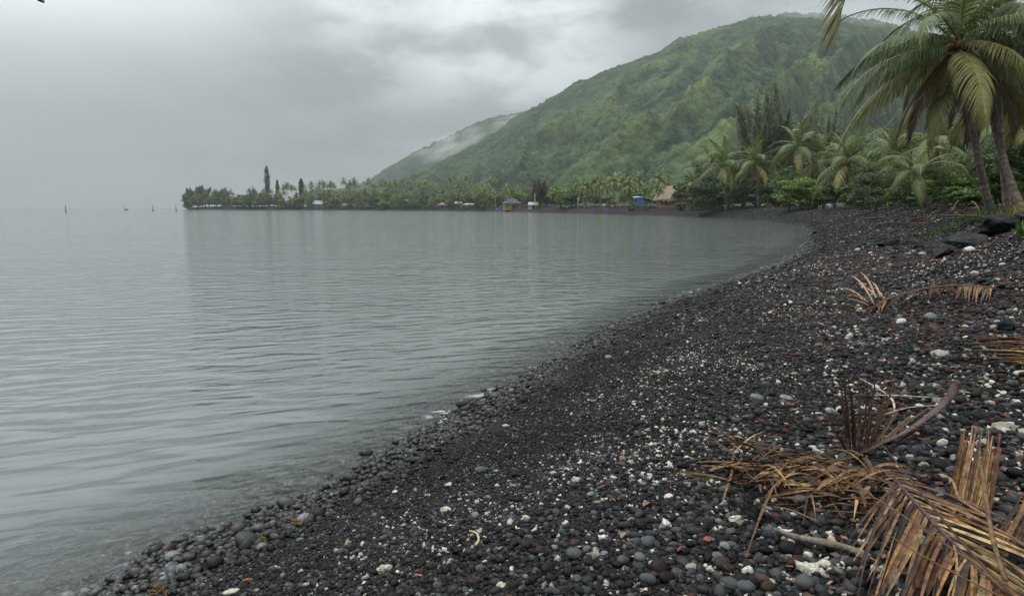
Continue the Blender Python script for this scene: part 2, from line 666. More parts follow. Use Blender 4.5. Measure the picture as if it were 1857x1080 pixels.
keep = (GS[GF] < 4.0).any(axis=1) & (np.hypot(GX, GY)[GF] > 0.3).all(axis=1)
wf = GF[keep]
used = np.unique(wf)
remap = np.full(len(GX), -1)
remap[used] = np.arange(len(used))
wx, wy = GX[used], GY[used]
tag(link('water', np_mesh('water', np.stack([wx, wy, np.zeros(len(wx))], 1), remap[wf], attrs={'depth': -GZ[used]}),
         water_material()), kind='structure')


# ------------------------------------------------------------------ mountains
def mountain(name, ridge, near, far, px0, px1, nu, nv, spur, grassy, seed):
    px = np.linspace(px0, px1, nu)
    rp = np.interp(px, [p[0] for p in ridge], [p[1] for p in ridge])
    Rb = np.interp(px, [p[0] for p in near], [p[1] for p in near])
    Rr = np.interp(px, [p[0] for p in far], [p[1] for p in far])
    zr = CH + (HY - rp - np.interp(px, [900, 1200], [0, 9])) / F * Rr
    v = np.concatenate([np.linspace(0, 1, nv), 1 + np.linspace(0, 1, 40)[1:] * 0.8])
    V, PX = np.meshgrid(v, px, indexing='ij')
    RB, RR, ZR = np.broadcast_to(Rb, V.shape), np.broadcast_to(Rr, V.shape), np.broadcast_to(zr, V.shape)
    D = RB + (RR - RB) * V
    prof = np.where(V <= 1, np.clip(V, 0, 1) ** 1.12, 1 - (V - 1) * 1.1)
    Z = ZR * prof
    elev = Z / D * F                                         # apparent height, used only to slant the spurs
    Xw = (PX - CX) / F * D
    q = (PX - 1.45 * elev) / spur + 0.9 * (fbm(PX / 130.0, elev / 90.0, seed, 3) - 0.5)
    tri = 1 - np.abs(2 * (q - np.floor(q)) - 1)
    q2 = (PX - 1.1 * elev) / (spur * 0.31) + 1.4 * (fbm(PX / 60.0, elev / 50.0, seed + 3, 3) - 0.5)
    tri2 = 1 - np.abs(2 * (q2 - np.floor(q2)) - 1)
    amp = np.clip(np.minimum(V * 3.2, (1.0 - V) * 2.6), 0, 1)
    Z = Z + amp * ((tri ** 1.5 - 0.43) * 56 + (tri2 - 0.5) * 17 + (fbm(PX / 45.0, elev / 30.0, seed + 7, 4) - 0.5) * 15)
    cs = 9.0
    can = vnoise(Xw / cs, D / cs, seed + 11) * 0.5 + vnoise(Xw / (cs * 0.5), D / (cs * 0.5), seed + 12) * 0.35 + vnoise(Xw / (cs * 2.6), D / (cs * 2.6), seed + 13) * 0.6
    Z = Z + (can - 0.95) * 17.0 * np.clip(V * 8, 0, 1)
    f1 = fbm(Xw / 120.0, D / 120.0, seed + 20, 5)
    f2 = fbm(Xw / 30.0, D / 30.0, seed + 24, 3)
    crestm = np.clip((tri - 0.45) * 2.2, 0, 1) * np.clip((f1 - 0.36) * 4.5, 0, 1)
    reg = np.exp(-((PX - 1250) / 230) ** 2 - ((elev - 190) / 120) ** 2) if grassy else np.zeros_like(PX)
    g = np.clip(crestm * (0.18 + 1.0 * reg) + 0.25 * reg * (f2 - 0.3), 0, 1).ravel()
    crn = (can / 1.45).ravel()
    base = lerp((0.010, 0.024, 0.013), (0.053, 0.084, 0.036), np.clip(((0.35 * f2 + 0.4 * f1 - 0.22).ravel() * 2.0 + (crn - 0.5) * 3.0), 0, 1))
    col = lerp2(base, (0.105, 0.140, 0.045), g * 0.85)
    X, Y = Xw, D * 1.0
    n, m = X.shape
    i = np.arange(n - 1)[:, None] * m + np.arange(m - 1)[None, :]
    f = np.stack([i, i + 1, i + m + 1, i + m], -1).reshape(-1, 4)
    return tag(link(name, np_mesh(name, np.stack([X.ravel(), Y.ravel(), Z.ravel() - 2.0], 1), f, col), M_mount), kind='structure')


M_mount = attr_mat('rainforest', 0.9, 0.1, 0.09, 0.45, bump=0.7, bscale=0.12)
mountain('mountain', [(560, 352), (690, 338), (745, 325), (800, 298), (880, 254), (945, 208), (985, 188), (1040, 152), (1090, 133), (1130, 117),
                      (1190, 93), (1215, 75), (1250, 67), (1300, 53), (1350, 40), (1390, 33), (1430, 34), (1500, 38), (1560, 46), (1620, 62),
                      (1700, 80), (1857, 110), (2500, 210)],
         [(560, 1250), (750, 1000), (900, 760), (1100, 560), (1300, 420), (1500, 380), (2500, 420)],
         [(560, 1900), (750, 2000), (945, 2100), (1400, 1900), (2500, 1800)], 560, 2500, 1150, 430, 150.0, True, 40)
mountain('far_ridge', [(600, 345), (640, 340), (670, 328), (700, 308), (740, 285), (800, 256), (860, 229), (905, 215), (945, 207), (1000, 207), (1100, 215)],
         [(600, 2250), (1100, 2300)], [(600, 3000), (1100, 3300)], 600, 1100, 420, 200, 90.0, False, 70)

# ------------------------------------------------------------------ pebbles
_b = bmesh.new()


def ico(sub):
    b = bmesh.new()
    bmesh.ops.create_icosphere(b, subdivisions=sub, radius=1.0)
    v = np.array([q.co[:] for q in b.verts])
    f = np.array([[q.index for q in p.verts] for p in b.faces])
    b.free()
    return v, f


ICO = {k: ico(k) for k in (1, 2, 3, 5)}


def lump(v, seed, amp, freq=1.3):
    """a stone-like deformation of unit sphere vertices"""
    r = np.random.default_rng(seed)
    d = np.zeros(len(v))
    for k in range(5):
        w = r.normal(size=3) * freq * (1 + 0.5 * k)
        d += np.sin(v @ w + r.uniform(0, 6.28)) * amp / (1 + 0.7 * k)
    return v * (1 + d)[:, None]


ROUND = {k: [lump(ICO[k][0], 100 + i, 0.10) for i in range(8)] for k in (1, 2, 3)}
ROUGH = {k: [lump(ICO[k][0], 200 + i, 0.30, 2.6) for i in range(8)] for k in (1, 2, 3)}


def stones_mesh(name, pos, axes, yaw, tilt, shapes, which, faces, col):
    """many small stones in one mesh: pos (n,3), axes (n,3)"""
    n = len(pos)
    sh = np.stack(shapes)[which] * axes[:, None, :]
    ct, st = np.cos(tilt)[:, None], np.sin(tilt)[:, None]
    y, z = sh[..., 1] * ct - sh[..., 2] * st, sh[..., 1] * st + sh[..., 2] * ct
    cy, sy = np.cos(yaw)[:, None], np.sin(yaw)[:, None]
    x, y = sh[..., 0] * cy - y * sy, sh[..., 0] * sy + y * cy
    v = np.stack([x, y, z], -1) + pos[:, None, :]
    k = sh.shape[1]
    f = (faces[None] + (np.arange(n) * k)[:, None, None]).reshape(-1, 3)
    return v.reshape(-1, 3), f, np.repeat(col, k, axis=0)


def redness(x, y, s):
    """where the cobbles of red scoria lie, high on the beach to the right"""
    a = np.exp(-((x - 12.0) / 4.5) ** 2 - ((y - 15.5) / 4.0) ** 2) + 0.55 * np.exp(-((x - 6.0) / 2.5) ** 2 - ((y - 8.0) / 3.0) ** 2)
    return np.clip(a * (0.4 + 1.2 * fbm(x * 0.8, y * 0.8, 77, 3)), 0, 1)


def stone_colours(n, x, y, s):
    u = rng.random(n)
    w = rng.random((n, 1))
    cols = np.array([0.0018, 0.0018, 0.0018]) * (1 - w) + np.array([0.0098, 0.0095, 0.0096]) * w
    coral_p = np.interp(s, [0, 1.0, 1.7, 2.6, 4.5, 9, 14], [0.0, 0.004, 0.045, 0.085, 0.075, 0.085, 0.06]) * np.clip((fbm(x * 0.9, y * 0.9, 55, 4) - 0.34) * 5.0, 0.08, 1.9) * np.interp(np.hypot(x, y), [8, 25], [1, .45])
    gp_ = np.interp(s, [0, 0.8, 2, 4], [0.30, 0.12, 0.18, 0.34])
    red = redness(x, y, s)
    m = u < gp_
    cols = np.where(m[:, None], np.array([0.033, 0.0345, 0.036]) * (0.3 + 1.5 * w), cols)
    m = (u > gp_) & (u < gp_ + 0.13)
    cols = np.where(m[:, None], np.array([0.026, 0.0165, 0.0135]) * (0.5 + 0.9 * w), cols)
    m = rng.random(n) < red * 0.32 + 0.012 * (s > 2)
    cols = np.where(m[:, None], np.array([0.10, 0.034, 0.020]) * (0.3 + 0.8 * w), cols)
    m = (u > 0.965)
    cols = np.where(m[:, None], np.array([0.11, 0.115, 0.115]) * (0.6 + 0.8 * w), cols)
    coral = rng.random(n) < coral_p
    cols = np.where(coral[:, None], np.array([0.50, 0.47, 0.40]) * (0.45 + 0.6 * w), cols)
    return cols, coral


def size_at(s):
    return np.interp(s, [-2, 0, 0.65, 0.85, 1.9, 2.4, 3.4, 4.3, 6, 12], [0.06, 0.060, 0.048, 0.0165, 0.0165, 0.021, 0.025, 0.041, 0.042, 0.040])


def scatter(x, y, px_min):
    s = shore_s(x, y)
    sj = s + (fbm(x * 1.3, y * 1.3, 66, 3) - 0.5) * 0.9
    r = np.hypot(x, y)
    return s, np.maximum(size_at(sj), px_min * r)


def emit_pebbles():
    V, Fc, K = [], [], []
    off = 0

    def put(x, y, s, sz, sub):
        nonlocal off
        n = len(x)
        a = sz * 0.5 * np.exp(rng.normal(0, 0.40, n))
        b = a * rng.uniform(0.62, 0.95, n)
        c = a * rng.uniform(0.42, 0.75, n)
        col, coral = stone_colours(n, x, y, s)
        a = np.where(coral, a * 0.62, a)
        z = ground(x, y, s) + c * rng.uniform(-0.25, 0.75, n)
        which = rng.integers(0, 8, n)
        yaw = rng.uniform(0, 6.28, n)
        tilt = rng.normal(0, 0.3, n)
        for sel, fam in ((~coral, ROUND[sub]), (coral, ROUGH[sub])):
            if not sel.any():
                continue
            v, f, k = stones_mesh('p', np.stack([x, y, z], 1)[sel], np.stack([a, b, c], 1)[sel], yaw[sel], tilt[sel], fam, which[sel], ICO[sub][1], col[sel])
            V.append(v)
            Fc.append(f + off)
            K.append(k)
            off += len(v)
    # near: uniform candidates
    dens = 1.75 / 0.016 ** 2
    for r0, r1, sub in ((1.5, 4.6, 2), (4.6, 9.0, 1)):
        area = 0.5 * (r1 ** 2 - r0 ** 2) * R(100)
        n = int(area * dens)
        rr = np.sqrt(rng.uniform(r0 ** 2, r1 ** 2, n))
        tt = rng.uniform(R(-48), R(52), n)
        x, y = rr * np.sin(tt), rr * np.cos(tt)
        # cheap cull by a straight line well off shore
        k = (x + 2.55) * 0.88 - (y - 3.7) * 0.47 > -2.6
        x, y = x[k], y[k]
        s, sz = scatter(x, y, 0.0026)
        k = (s > -1.6) & (rng.random(len(x)) < (0.016 / sz) ** 2)
        put(x[k], y[k], s[k], sz[k], sub)
    # far: constant apparent density
    pm = 0.0026
    r0, r1 = 9.0, 330.0
    n = int(1.5 * R(72) * math.log(r1 / r0) / pm ** 2)
    rr = np.exp(rng.uniform(math.log(r0), math.log(r1), n))
    tt = rng.uniform(R(-20), R(52), n)
    x, y = rr * np.sin(tt), rr * np.cos(tt)
    k = x > -3 + 0.2 * (y - 9)
    x, y = x[k], y[k]
    s, sz = scatter(x, y, pm)
    k = (s > -1.2) & (s < np.interp(np.hypot(x, y), [60, 200], [22, 14])) & (rng.random(len(x)) < (pm * np.hypot(x, y) / sz) ** 2)
    x, y, s, sz = x[k], y[k], s[k], sz[k]
    put(x, y, s, np.minimum(sz, np.interp(np.hypot(x, y), [9, 20, 40, 330], [.2, .075, .075, .14])), 1)
    me = np_mesh('pebbles', np.concatenate(V), np.concatenate(Fc), np.concatenate(K))
    print('PEBBLE faces', sum(len(q) for q in Fc))
    return tag(link('pebbles', me, M_pebble), kind='stuff', label='black volcanic pebbles and coral bits covering the beach')


emit_pebbles()

# ------------------------------------------------------------------ haze
def haze():
    mb = MB()
    mb.box((0, 0, 522), (15000, 15200, 1056))
    m = bpy.data.materials.new('haze_air')
    m.use_nodes = True
    nt = m.node_tree
    nt.nodes.clear()
    v = nd(nt, 'ShaderNodeVolumePrincipled')
    v.inputs['Color'].default_value = (0.54, 0.572, 0.582, 1)
    v.inputs['Density'].default_value = HAZE
    v.inputs['Anisotropy'].default_value = 0.0
    nt.links.new(v.outputs[0], nd(nt, 'ShaderNodeOutputMaterial').inputs['Volume'])
    o = mb.build('haze', m, smooth=False)
    tag(o, 'grey rain haze hanging over the bay', kind='stuff')


HAZE = 1.5e-4
haze()


# ------------------------------------------------------------------ vegetation builders
def frond_mesh(name, L, e0, bend, npairs, w, lmax, sag, c_leaf, c_rach, seed, rr=0.02, nseg=3, twistside=0.0, tipang=14):
    r = np.random.default_rng(seed)
    n = 26
    t = np.linspace(0, 1, n)
    e = R(e0) - R(bend) * t ** 1.25
    dx, dz = np.cos(e), np.sin(e)
    step = L / (n - 1)
    px = np.concatenate([[0], np.cumsum((dx[1:] + dx[:-1]) / 2 * step)])
    pz = np.concatenate([[0], np.cumsum((dz[1:] + dz[:-1]) / 2 * step)])
    py = twistside * L * t ** 2
    mb = MB()
    mb.tube(list(zip(px, py, pz))[::2] + [(px[-1], py[-1], pz[-1])], [rr * (1.6 - 1.35 * q) for q in t[::2]] + [rr * 0.2], 5, c_rach)
    tt = np.linspace(0.13, 0.995, npairs)
    for side in (-1, 1):
        q = np.clip(tt + r.normal(0, 0.25 / npairs, npairs), 0.1, 1)
        P = np.stack([np.interp(q, t, px), np.interp(q, t, py), np.interp(q, t, pz)], 1)
        E = np.interp(q, t, e)
        T = np.stack([np.cos(E), np.zeros(npairs), np.sin(E)], 1)
        N = np.stack([-np.sin(E), np.zeros(npairs), np.cos(E)], 1)
        Sd = np.array([0.0, side, 0.0])
        a = R(1) * np.interp(q, [0, 0.5, 1], [68, 52, tipang]) + r.normal(0, 0.06, npairs)
        D = T * np.cos(a)[:, None] + Sd * np.sin(a)[:, None] + N * 0.22
        D /= np.linalg.norm(D, axis=1)[:, None]
        ln = lmax * np.interp(q, [0.1, 0.25, 0.5, 0.8, 1], [0.45, 0.9, 1.0, 0.72, 0.42]) * r.uniform(0.86, 1.08, npairs)
        sg = sag * r.uniform(0.75, 1.25, npairs)
        W = T - D * np.sum(T * D, 1)[:, None]
        W /= np.linalg.norm(W, axis=1)[:, None]
        down = np.array([0, 0, -1.0])
        ks = np.linspace(0, 1, nseg + 1)
        pts = [P + D * (ln * k)[:, None] * (1 - 0.35 * np.clip(sg, 0, 1.5) * k)[:, None] + down * (ln * sg * k * k)[:, None] for k in ks]
        ww = [w * (0.55 + 1.3 * k if k < 0.35 else 1.0 * (1 - ((k - 0.35) / 0.65) ** 1.6) + 0.05) * 0.5 for k in ks]
        col = np.asarray(c_leaf) * r.uniform(0.75, 1.3, (npairs, 1)) * (1 + np.array([0.25, 0.1, -0.1]) * r.normal(0, 0.35, (npairs, 1)))
        for k in range(nseg):
            mb.quads(np.stack([pts[k] - W * ww[k], pts[k] + W * ww[k], pts[k + 1] + W * ww[k + 1], pts[k + 1] - W * ww[k + 1]], 1), col)
    return mb.mesh(name)


G1, G2, GY_, RB = (0.120, 0.160, 0.058), (0.145, 0.185, 0.062), (0.205, 0.195, 0.062), (0.26, 0.24, 0.07)
DEAD = (0.135, 0.088, 0.055)


def frond_set(L, npairs, w, lmax, rr, nseg, seed):
    out = []
    for i, (e0, bend, sag, col) in enumerate([(80, 45, 0.15, G2), (62, 80, 0.35, G2), (45, 95, 0.55, G1), (28, 95, 0.7, G1),
                                               (8, 80, 0.8, G1), (-18, 60, 0.75, GY_), (-48, 34, 0.6, DEAD)]):
        pair = []
        for j in range(2):
            me = frond_mesh('frond', L, e0 + j * 7, bend - j * 8, npairs, w, lmax, sag, col, RB if i < 6 else DEAD, seed + i * 7 + j, rr, nseg, 0.05 * (1 if j else -1))
            me.materials.append(M_palm)
            pair.append(me)
        out.append(pair)
    return out


FR_NEAR = frond_set(4.6, 92, 0.040, 0.95, 0.026, 4, 900)
FR_MID = frond_set(5.0, 40, 0.12, 1.15, 0.04, 2, 950)


def trunk_pts(b, c, n=12, sway=0.0):
    b, c = Vector(b), Vector(c)
    out = []
    for i in range(n + 1):
        q = i / n
        # leans out from the base and straightens towards the crown
        h = q ** 0.8 if (c - b).xy.length > 0.4 else q
        out.append(Vector((b.x + (c.x - b.x) * h + sway * math.sin(q * PI), b.y + (c.y - b.y) * h, b.z + (c.z - b.z) * q)))
    return out


def palm_trunk(b, c, r0, r1, seg, rings, col, sway=0.0, off=(0, 0, 0)):
    mb = MB()
    n = rings
    P = [p - Vector(off) for p in trunk_pts(b, c, n, sway)]
    rad = []
    for i in range(n + 1):
        q = i / n
        rad.append((r0 * (1 + 0.35 * math.exp(-q * 16)) * (1 - q) + r1 * q) * (1.05 if i % 2 else 0.97))
    mb.tube(P, rad, seg, col)
    mb.c = []
    cc = []
    for i in range(n + 1):
        k = random.uniform(0.6, 1.25) * (1.15 if i % 2 else 0.8)
        for j in range(seg):
            f = k * random.uniform(0.75, 1.25)
            cc.append((col[0] * f * random.choice((1, 1, 1.25)), col[1] * f, col[2] * f))
    mb.c = [np.array(cc)]
    return mb


def palm(label, group, b, c, r0, fset, nf, scale, seed, dead=3, nuts=0, levels=None, yawoff=0.0, sway=0.0, seg=8, rings=24, yaws=None, trunk_col=(0.16, 0.135, 0.11)):
    """a coconut palm: trunk, separate fronds, nuts"""
    rnd = random.Random(seed)
    b, c = Vector(b), Vector(c)
    t = empty('coconut_palm', b, label, 'palm tree', group)
    palm_trunk(b, c, r0, r0 * 0.62, seg, rings, trunk_col, sway, b).build('trunk', M_bark, t)
    top = c - b
    for i in range(nf):
        q = i / max(nf - 1, 1)
        lv = min(5, int(q * 5.99)) if levels is None else levels[i % len(levels)]
        yaw = yawoff + i * 2.39996 + rnd.uniform(-0.25, 0.25) if yaws is None else yaws[i]
        o = link('frond', rnd.choice(fset[lv]), None, t)
        s = scale * rnd.uniform(0.88, 1.1) * (0.8 if lv == 0 else 1)
        o.location = top + Vector((0, 0, -0.02 * i * scale))
        o.rotation_euler = (rnd.uniform(-0.28, 0.28), rnd.uniform(-0.12, 0.12), yaw)
        o.scale = (s, s, s)
    for i in range(dead):
        o = link('dead_frond', rnd.choice(fset[6]), None, t)
        o.location = top + Vector((0, 0, -0.25 * scale))
        o.rotation_euler = (0, 0, rnd.uniform(0, 6.28))
        s = scale * rnd.uniform(0.55, 0.85)
        o.scale = (s, s, s)
        o['label'] = 'dead brown frond hanging down against the trunk'
    for i in range(nuts):
        a = i * 2.4
        v = lump(ICO[2][0], 300 + i, 0.06) * np.array([0.11, 0.11, 0.14])
        o = link('coconut', np_mesh('coconut', v, ICO[2][1], (0.22, 0.11, 0.03) if i % 2 else (0.12, 0.13, 0.03)), M_stone, t)
        o.location = top + Vector((0.27 * math.cos(a), 0.27 * math.sin(a), -0.22 - 0.06 * (i % 3)))
    return t


def leaf_quads(cen, l, w, r, up=0.6):
    n = len(cen)
    nrm = r.normal(size=(n, 3)) + np.array([0, 0, up * 2.0])
    nrm /= np.linalg.norm(nrm, axis=1)[:, None]
    a = r.normal(size=(n, 3))
    u = np.cross(nrm, a)
    u /= np.linalg.norm(u, axis=1)[:, None] + 1e-9
    v = np.cross(nrm, u)
    ll = (l * r.uniform(0.7, 1.25, n))[:, None] * 0.5
    ww = (w * r.uniform(0.7, 1.25, n))[:, None] * 0.5
    return np.stack([cen - u * ll, cen + v * ww - u * ll * 0.15, cen + u * ll, cen - v * ww - u * ll * 0.15], 1)


def crown_mesh(name, seed, rx, ry, rz, nclump, nleaf, leaf, c1, c2, flat=0.55, low=-0.55, cr=0.36, up=0.6):
    """leaves gathered in clumps through an ellipsoid, centre at the origin"""
    r = np.random.default_rng(seed)
    d = r.normal(size=(nclump, 3))
    d /= np.linalg.norm(d, axis=1)[:, None]
    d[:, 2] = np.where(d[:, 2] < low, -d[:, 2] * 0.4, d[:, 2])
    rad = r.uniform(0.25, 1.0, nclump) ** 0.5 * (1 - cr * 0.5)
    cen = d * rad[:, None]
    crs = cr * r.uniform(0.6, 1.35, nclump)
    k = r.integers(0, nclump, nleaf)
    p = r.normal(size=(nleaf, 3))
    p /= np.linalg.norm(p, axis=1)[:, None]
    p *= (r.uniform(0.15, 1.0, nleaf) ** 0.4)[:, None]
    p[:, 2] = np.where(p[:, 2] < 0, p[:, 2] * 0.45, p[:, 2]) * flat
    q = (cen[k] + p * crs[k][:, None]) * np.array([rx, ry, rz])
    tone = r.uniform(0, 1, nclump)[k] * 0.7 + r.uniform(0, 1, nleaf) * 0.3
    col = lerp(c1, c2, tone) * r.uniform(0.8, 1.2, (nleaf, 1))
    mb = MB()
    mb.quads(leaf_quads(q, leaf, leaf * 0.62, r, up), col)
    return mb.mesh(name), cen * np.array([rx, ry, rz])


def broadleaf(name, label, cat, group, base, h, rx, rz, seed, c1, c2, leaf, nclump=26, nleaf=2600, flat=0.55, trunk_r=None, tcol=(0.10, 0.085, 0.07), low=-0.55, cr=0.36, ry=None, partname='trunk', up=0.6):
    t = empty(name, base, label, cat, group)
    me, cen = crown_mesh('crown', seed, rx, ry or rx, rz, nclump, nleaf, leaf, c1, c2, flat, low, cr, up)
    cr_o = link('crown', me, M_leaf, t)
    cz = h - rz
    cr_o.location = (0, 0, cz)
    mb = MB()
    tr = trunk_r or max(0.05, rx * 0.05)
    fork = Vector((rx * 0.05, 0, max(0.25 * h, cz - rz * 0.7)))
    mb.tube([(0, 0, -0.25), (0.02 * rx, 0, fork.z * 0.5), fork], [tr * 1.4, tr, tr * 0.85], 7, tcol)
    rnd = random.Random(seed)
    for cc in rnd.sample(list(cen), min(7, len(cen))):
        e = Vector(cc) * 0.9 + Vector((0, 0, cz))
        m = fork.lerp(e, 0.5) + Vector((0, 0, -0.06 * h))
        mb.tube([fork, m, e], [tr * 0.6, tr * 0.4, tr * 0.15], 5, tcol)
    mb.build(partname, M_bark, t)
    return t


def casuarina(label, base, h, nplume, spread, seed, col=(0.25, 0.275, 0.185), lean=1.0, wid=0.10):
    """tall upright plumes of fine drooping twigs on a forked trunk"""
    t = empty('casuarina_tree', base, label, 'tree')
    r = np.random.default_rng(seed)
    wood, leaf = MB(), MB()
    fork = Vector((0, 0, h * 0.16))
    wood.tube([(0, 0, -0.3), (0.1, 0, h * 0.08), fork], [h * 0.018, h * 0.015, h * 0.013], 7, (0.09, 0.075, 0.065))
    for i in range(nplume):
        a = r.uniform(0, 6.28)
        out = spread * math.sqrt(r.uniform(0.02, 1))
        hh = h * (1.0 - 0.16 * (out / spread) ** 2) * r.uniform(0.55, 1.0)
        tip = Vector((out * math.cos(a) * 1.15, out * math.sin(a), hh))
        mid = Vector((tip.x * 0.62, tip.y * 0.62, hh * 0.55))
        st = Vector((tip.x * 0.25, tip.y * 0.25, h * 0.14 + 0.1 * hh))
        pts = []
        for k in range(9):
            q = k / 8
            pts.append(st * (1 - q) ** 2 + mid * 2 * q * (1 - q) + tip * q * q)
        wood.tube([fork] + pts[::2], [h * 0.004, h * 0.003, h * 0.0022, h * 0.0016, h * 0.001, h * 0.0005], 4, (0.16, 0.14, 0.11), caps=False)
        n = 900
        q = r.uniform(0.12, 1.0, n)
        P = np.stack([np.interp(q, np.linspace(0, 1, 9), [p[j] for p in pts]) for j in range(3)], 1)
        ax = np.array((tip - mid).normalized())
        rad = h * wid * np.interp(q, [0.1, 0.35, 0.75, 1.0], [0.7, 1.0, 0.62, 0.06]) * r.uniform(0.75, 1.2)
        sd = r.normal(size=(n, 3))
        sd -= ax * (sd @ ax)[:, None]
        sd /= np.linalg.norm(sd, axis=1)[:, None]
        D = sd * r.uniform(0.5, 1, n)[:, None] + ax * r.uniform(0.5, 1.1, n)[:, None]
        D /= np.linalg.norm(D, axis=1)[:, None]
        E = P + D * rad[:, None] * r.uniform(0.6, 1.2, n)[:, None]
        W = np.cross(D, r.normal(size=(n, 3)))
        W /= np.linalg.norm(W, axis=1)[:, None]
        w = h * 0.0040 * r.uniform(0.7, 1.4, n)[:, None]
        c = np.array(col) * r.uniform(0.7, 1.35) * r.uniform(0.75, 1.25, (n, 1))
        leaf.quads(np.stack([P - W * w * 0.5, P + W * w * 0.5, E + W * w, E - W * w], 1), c)
    wood.build('trunk', M_bark, t)
    leaf.build('crown', M_twig, t)
    return t


def cook_pine(label, base, h, rmax, seed, bare=0.25, col=(0.035, 0.045, 0.03)):
    t = empty('column_pine', base, label, 'tree')
    r = np.random.default_rng(seed)
    wood, leaf = MB(), MB()
    wood.tube([(0, 0, -0.3), (0.1, 0, h * 0.5), (0, 0, h)], [h * 0.011, h * 0.008, h * 0.002], 7, (0.09, 0.08, 0.07))
    z = h * bare
    while z < h * 0.985:
        q = z / h
        rr = rmax * np.interp(q, [bare, bare + 0.12, 0.72, 0.9, 1.0], [0.65, 0.85, 1.0, 0.6, 0.12]) * r.uniform(0.75, 1.1)
        for k in range(6):
            if r.random() < 0.14:
                continue
            a = k * 1.05 + r.uniform(0, 1)
            e = Vector((math.cos(a) * rr, math.sin(a) * rr, z + rr * r.uniform(-0.1, 0.35)))
            wood.tube([(0, 0, z), e], [h * 0.003, h * 0.001], 3, (0.08, 0.07, 0.06), caps=False)
            n = 16
            qq = r.uniform(0.25, 1.05, n)[:, None]
            cen = np.array([0, 0, z]) * (1 - qq) + np.array(e) * qq + r.normal(0, rr * 0.1, (n, 3))
            leaf.quads(leaf_quads(cen, rmax * 0.42, rmax * 0.2, r, 0.3), np.array(col) * r.uniform(0.7, 1.3, (n, 1)))
        z += h * r.uniform(0.018, 0.03)
    wood.build('trunk', M_bark, t)
    leaf.build('crown', M_leaf, t)
    return t


# ------------------------------------------------------------------ near palms on the right
def at(px, Y, py=None):
    p = pt(px, HY if py is None else py, Y)
    return Vector((p.x, Y, gz(p.x, Y) - 0.12))


GP = 'coconut palms standing in a clump at the right end of the beach'
palm('tall coconut palm with full drooping crown and orange nuts, front of the clump', GP, at(1804, 26), pt(1738, 70, 25.0), 0.15,
     FR_NEAR, 31, 1.02, 3, dead=6, nuts=9, yawoff=0.4, seg=12, rings=60, levels=[0, 1, 2, 3, 3, 4, 4, 5, 5, 4, 5, 3])
palm('tall coconut palm with a straight trunk behind the one bearing orange nuts', GP, at(1831, 25.5, 386), pt(1806, 30, 27.5), 0.135,
     FR_NEAR, 22, 1.05, 5, dead=4, nuts=3, yawoff=1.3, seg=12, rings=60)
palm('coconut palm with the most slanted trunk, at the right edge of the clump', GP, at(1862, 24.5, 370), pt(1776, 110, 28.5), 0.15,
     FR_NEAR, 17, 1.0, 8, dead=4, nuts=0, yawoff=2.2, seg=12, rings=60, levels=[2, 3, 4, 5])
palm('coconut palm at the far right whose crown shows at the picture edge', GP, at(1900, 29, 370), pt(1872, 110, 30), 0.2,
     FR_NEAR, 20, 1.0, 15, dead=3, nuts=0, yawoff=0.2, seg=10, rings=50)
palm('short young coconut palm with a thin leaning trunk left of the big clump', GP, at(1693, 41, 378), pt(1662, 312, 41), 0.16,
     FR_NEAR, 19, 0.76, 21, dead=0, nuts=0, yawoff=0.9, seg=10, rings=30, levels=[1, 2, 2, 3, 3, 4])
# a palm that leans in from outside the picture: one frond hangs into the top of it
ob = Vector((10.4, 7.6, gz(10.4, 7.6) - 0.1))
oc = pt(1620, -330, 8.6)
lt = palm('coconut palm leaning in overhead with one yellowing frond hanging into the view', None, ob, oc, 0.16,
          FR_NEAR, 9, 0.8, 33, dead=0, nuts=0, levels=[0, 0, 1, 1, 0, 1, 0, 1, 0], seg=10, rings=40)
hf = frond_mesh('hanging_frond', 3.6, 25, 112, 70, 0.034, 0.80, 0.10, (0.125, 0.130, 0.045), (0.22, 0.20, 0.06), 77, 0.016, 4, tipang=30)
o = link('hanging_frond', hf, M_palm, lt)
tipx = max((Vector(v.co) for v in hf.vertices), key=lambda q: -q.z)
o.rotation_euler = (0, 0, R(172))
want = pt(1508, 106, 6.2)
rot = Matrix.Rotation(R(172), 3, 'Z')
o.location = want - rot @ tipx - lt.location
o['label'] = 'yellow green frond hanging straight down'
# its stalk is carried to the crown
stk = MB()
hp, tp = want - rot @ tipx, oc
stk.tube([hp - lt.location, hp.lerp(tp, 0.5) - lt.location + Vector((0, 0, 0.1)), tp - lt.location], [0.03, 0.035, 0.05], 6, (0.2, 0.18, 0.06))
stk.build('frond_stalk', M_palm, lt)

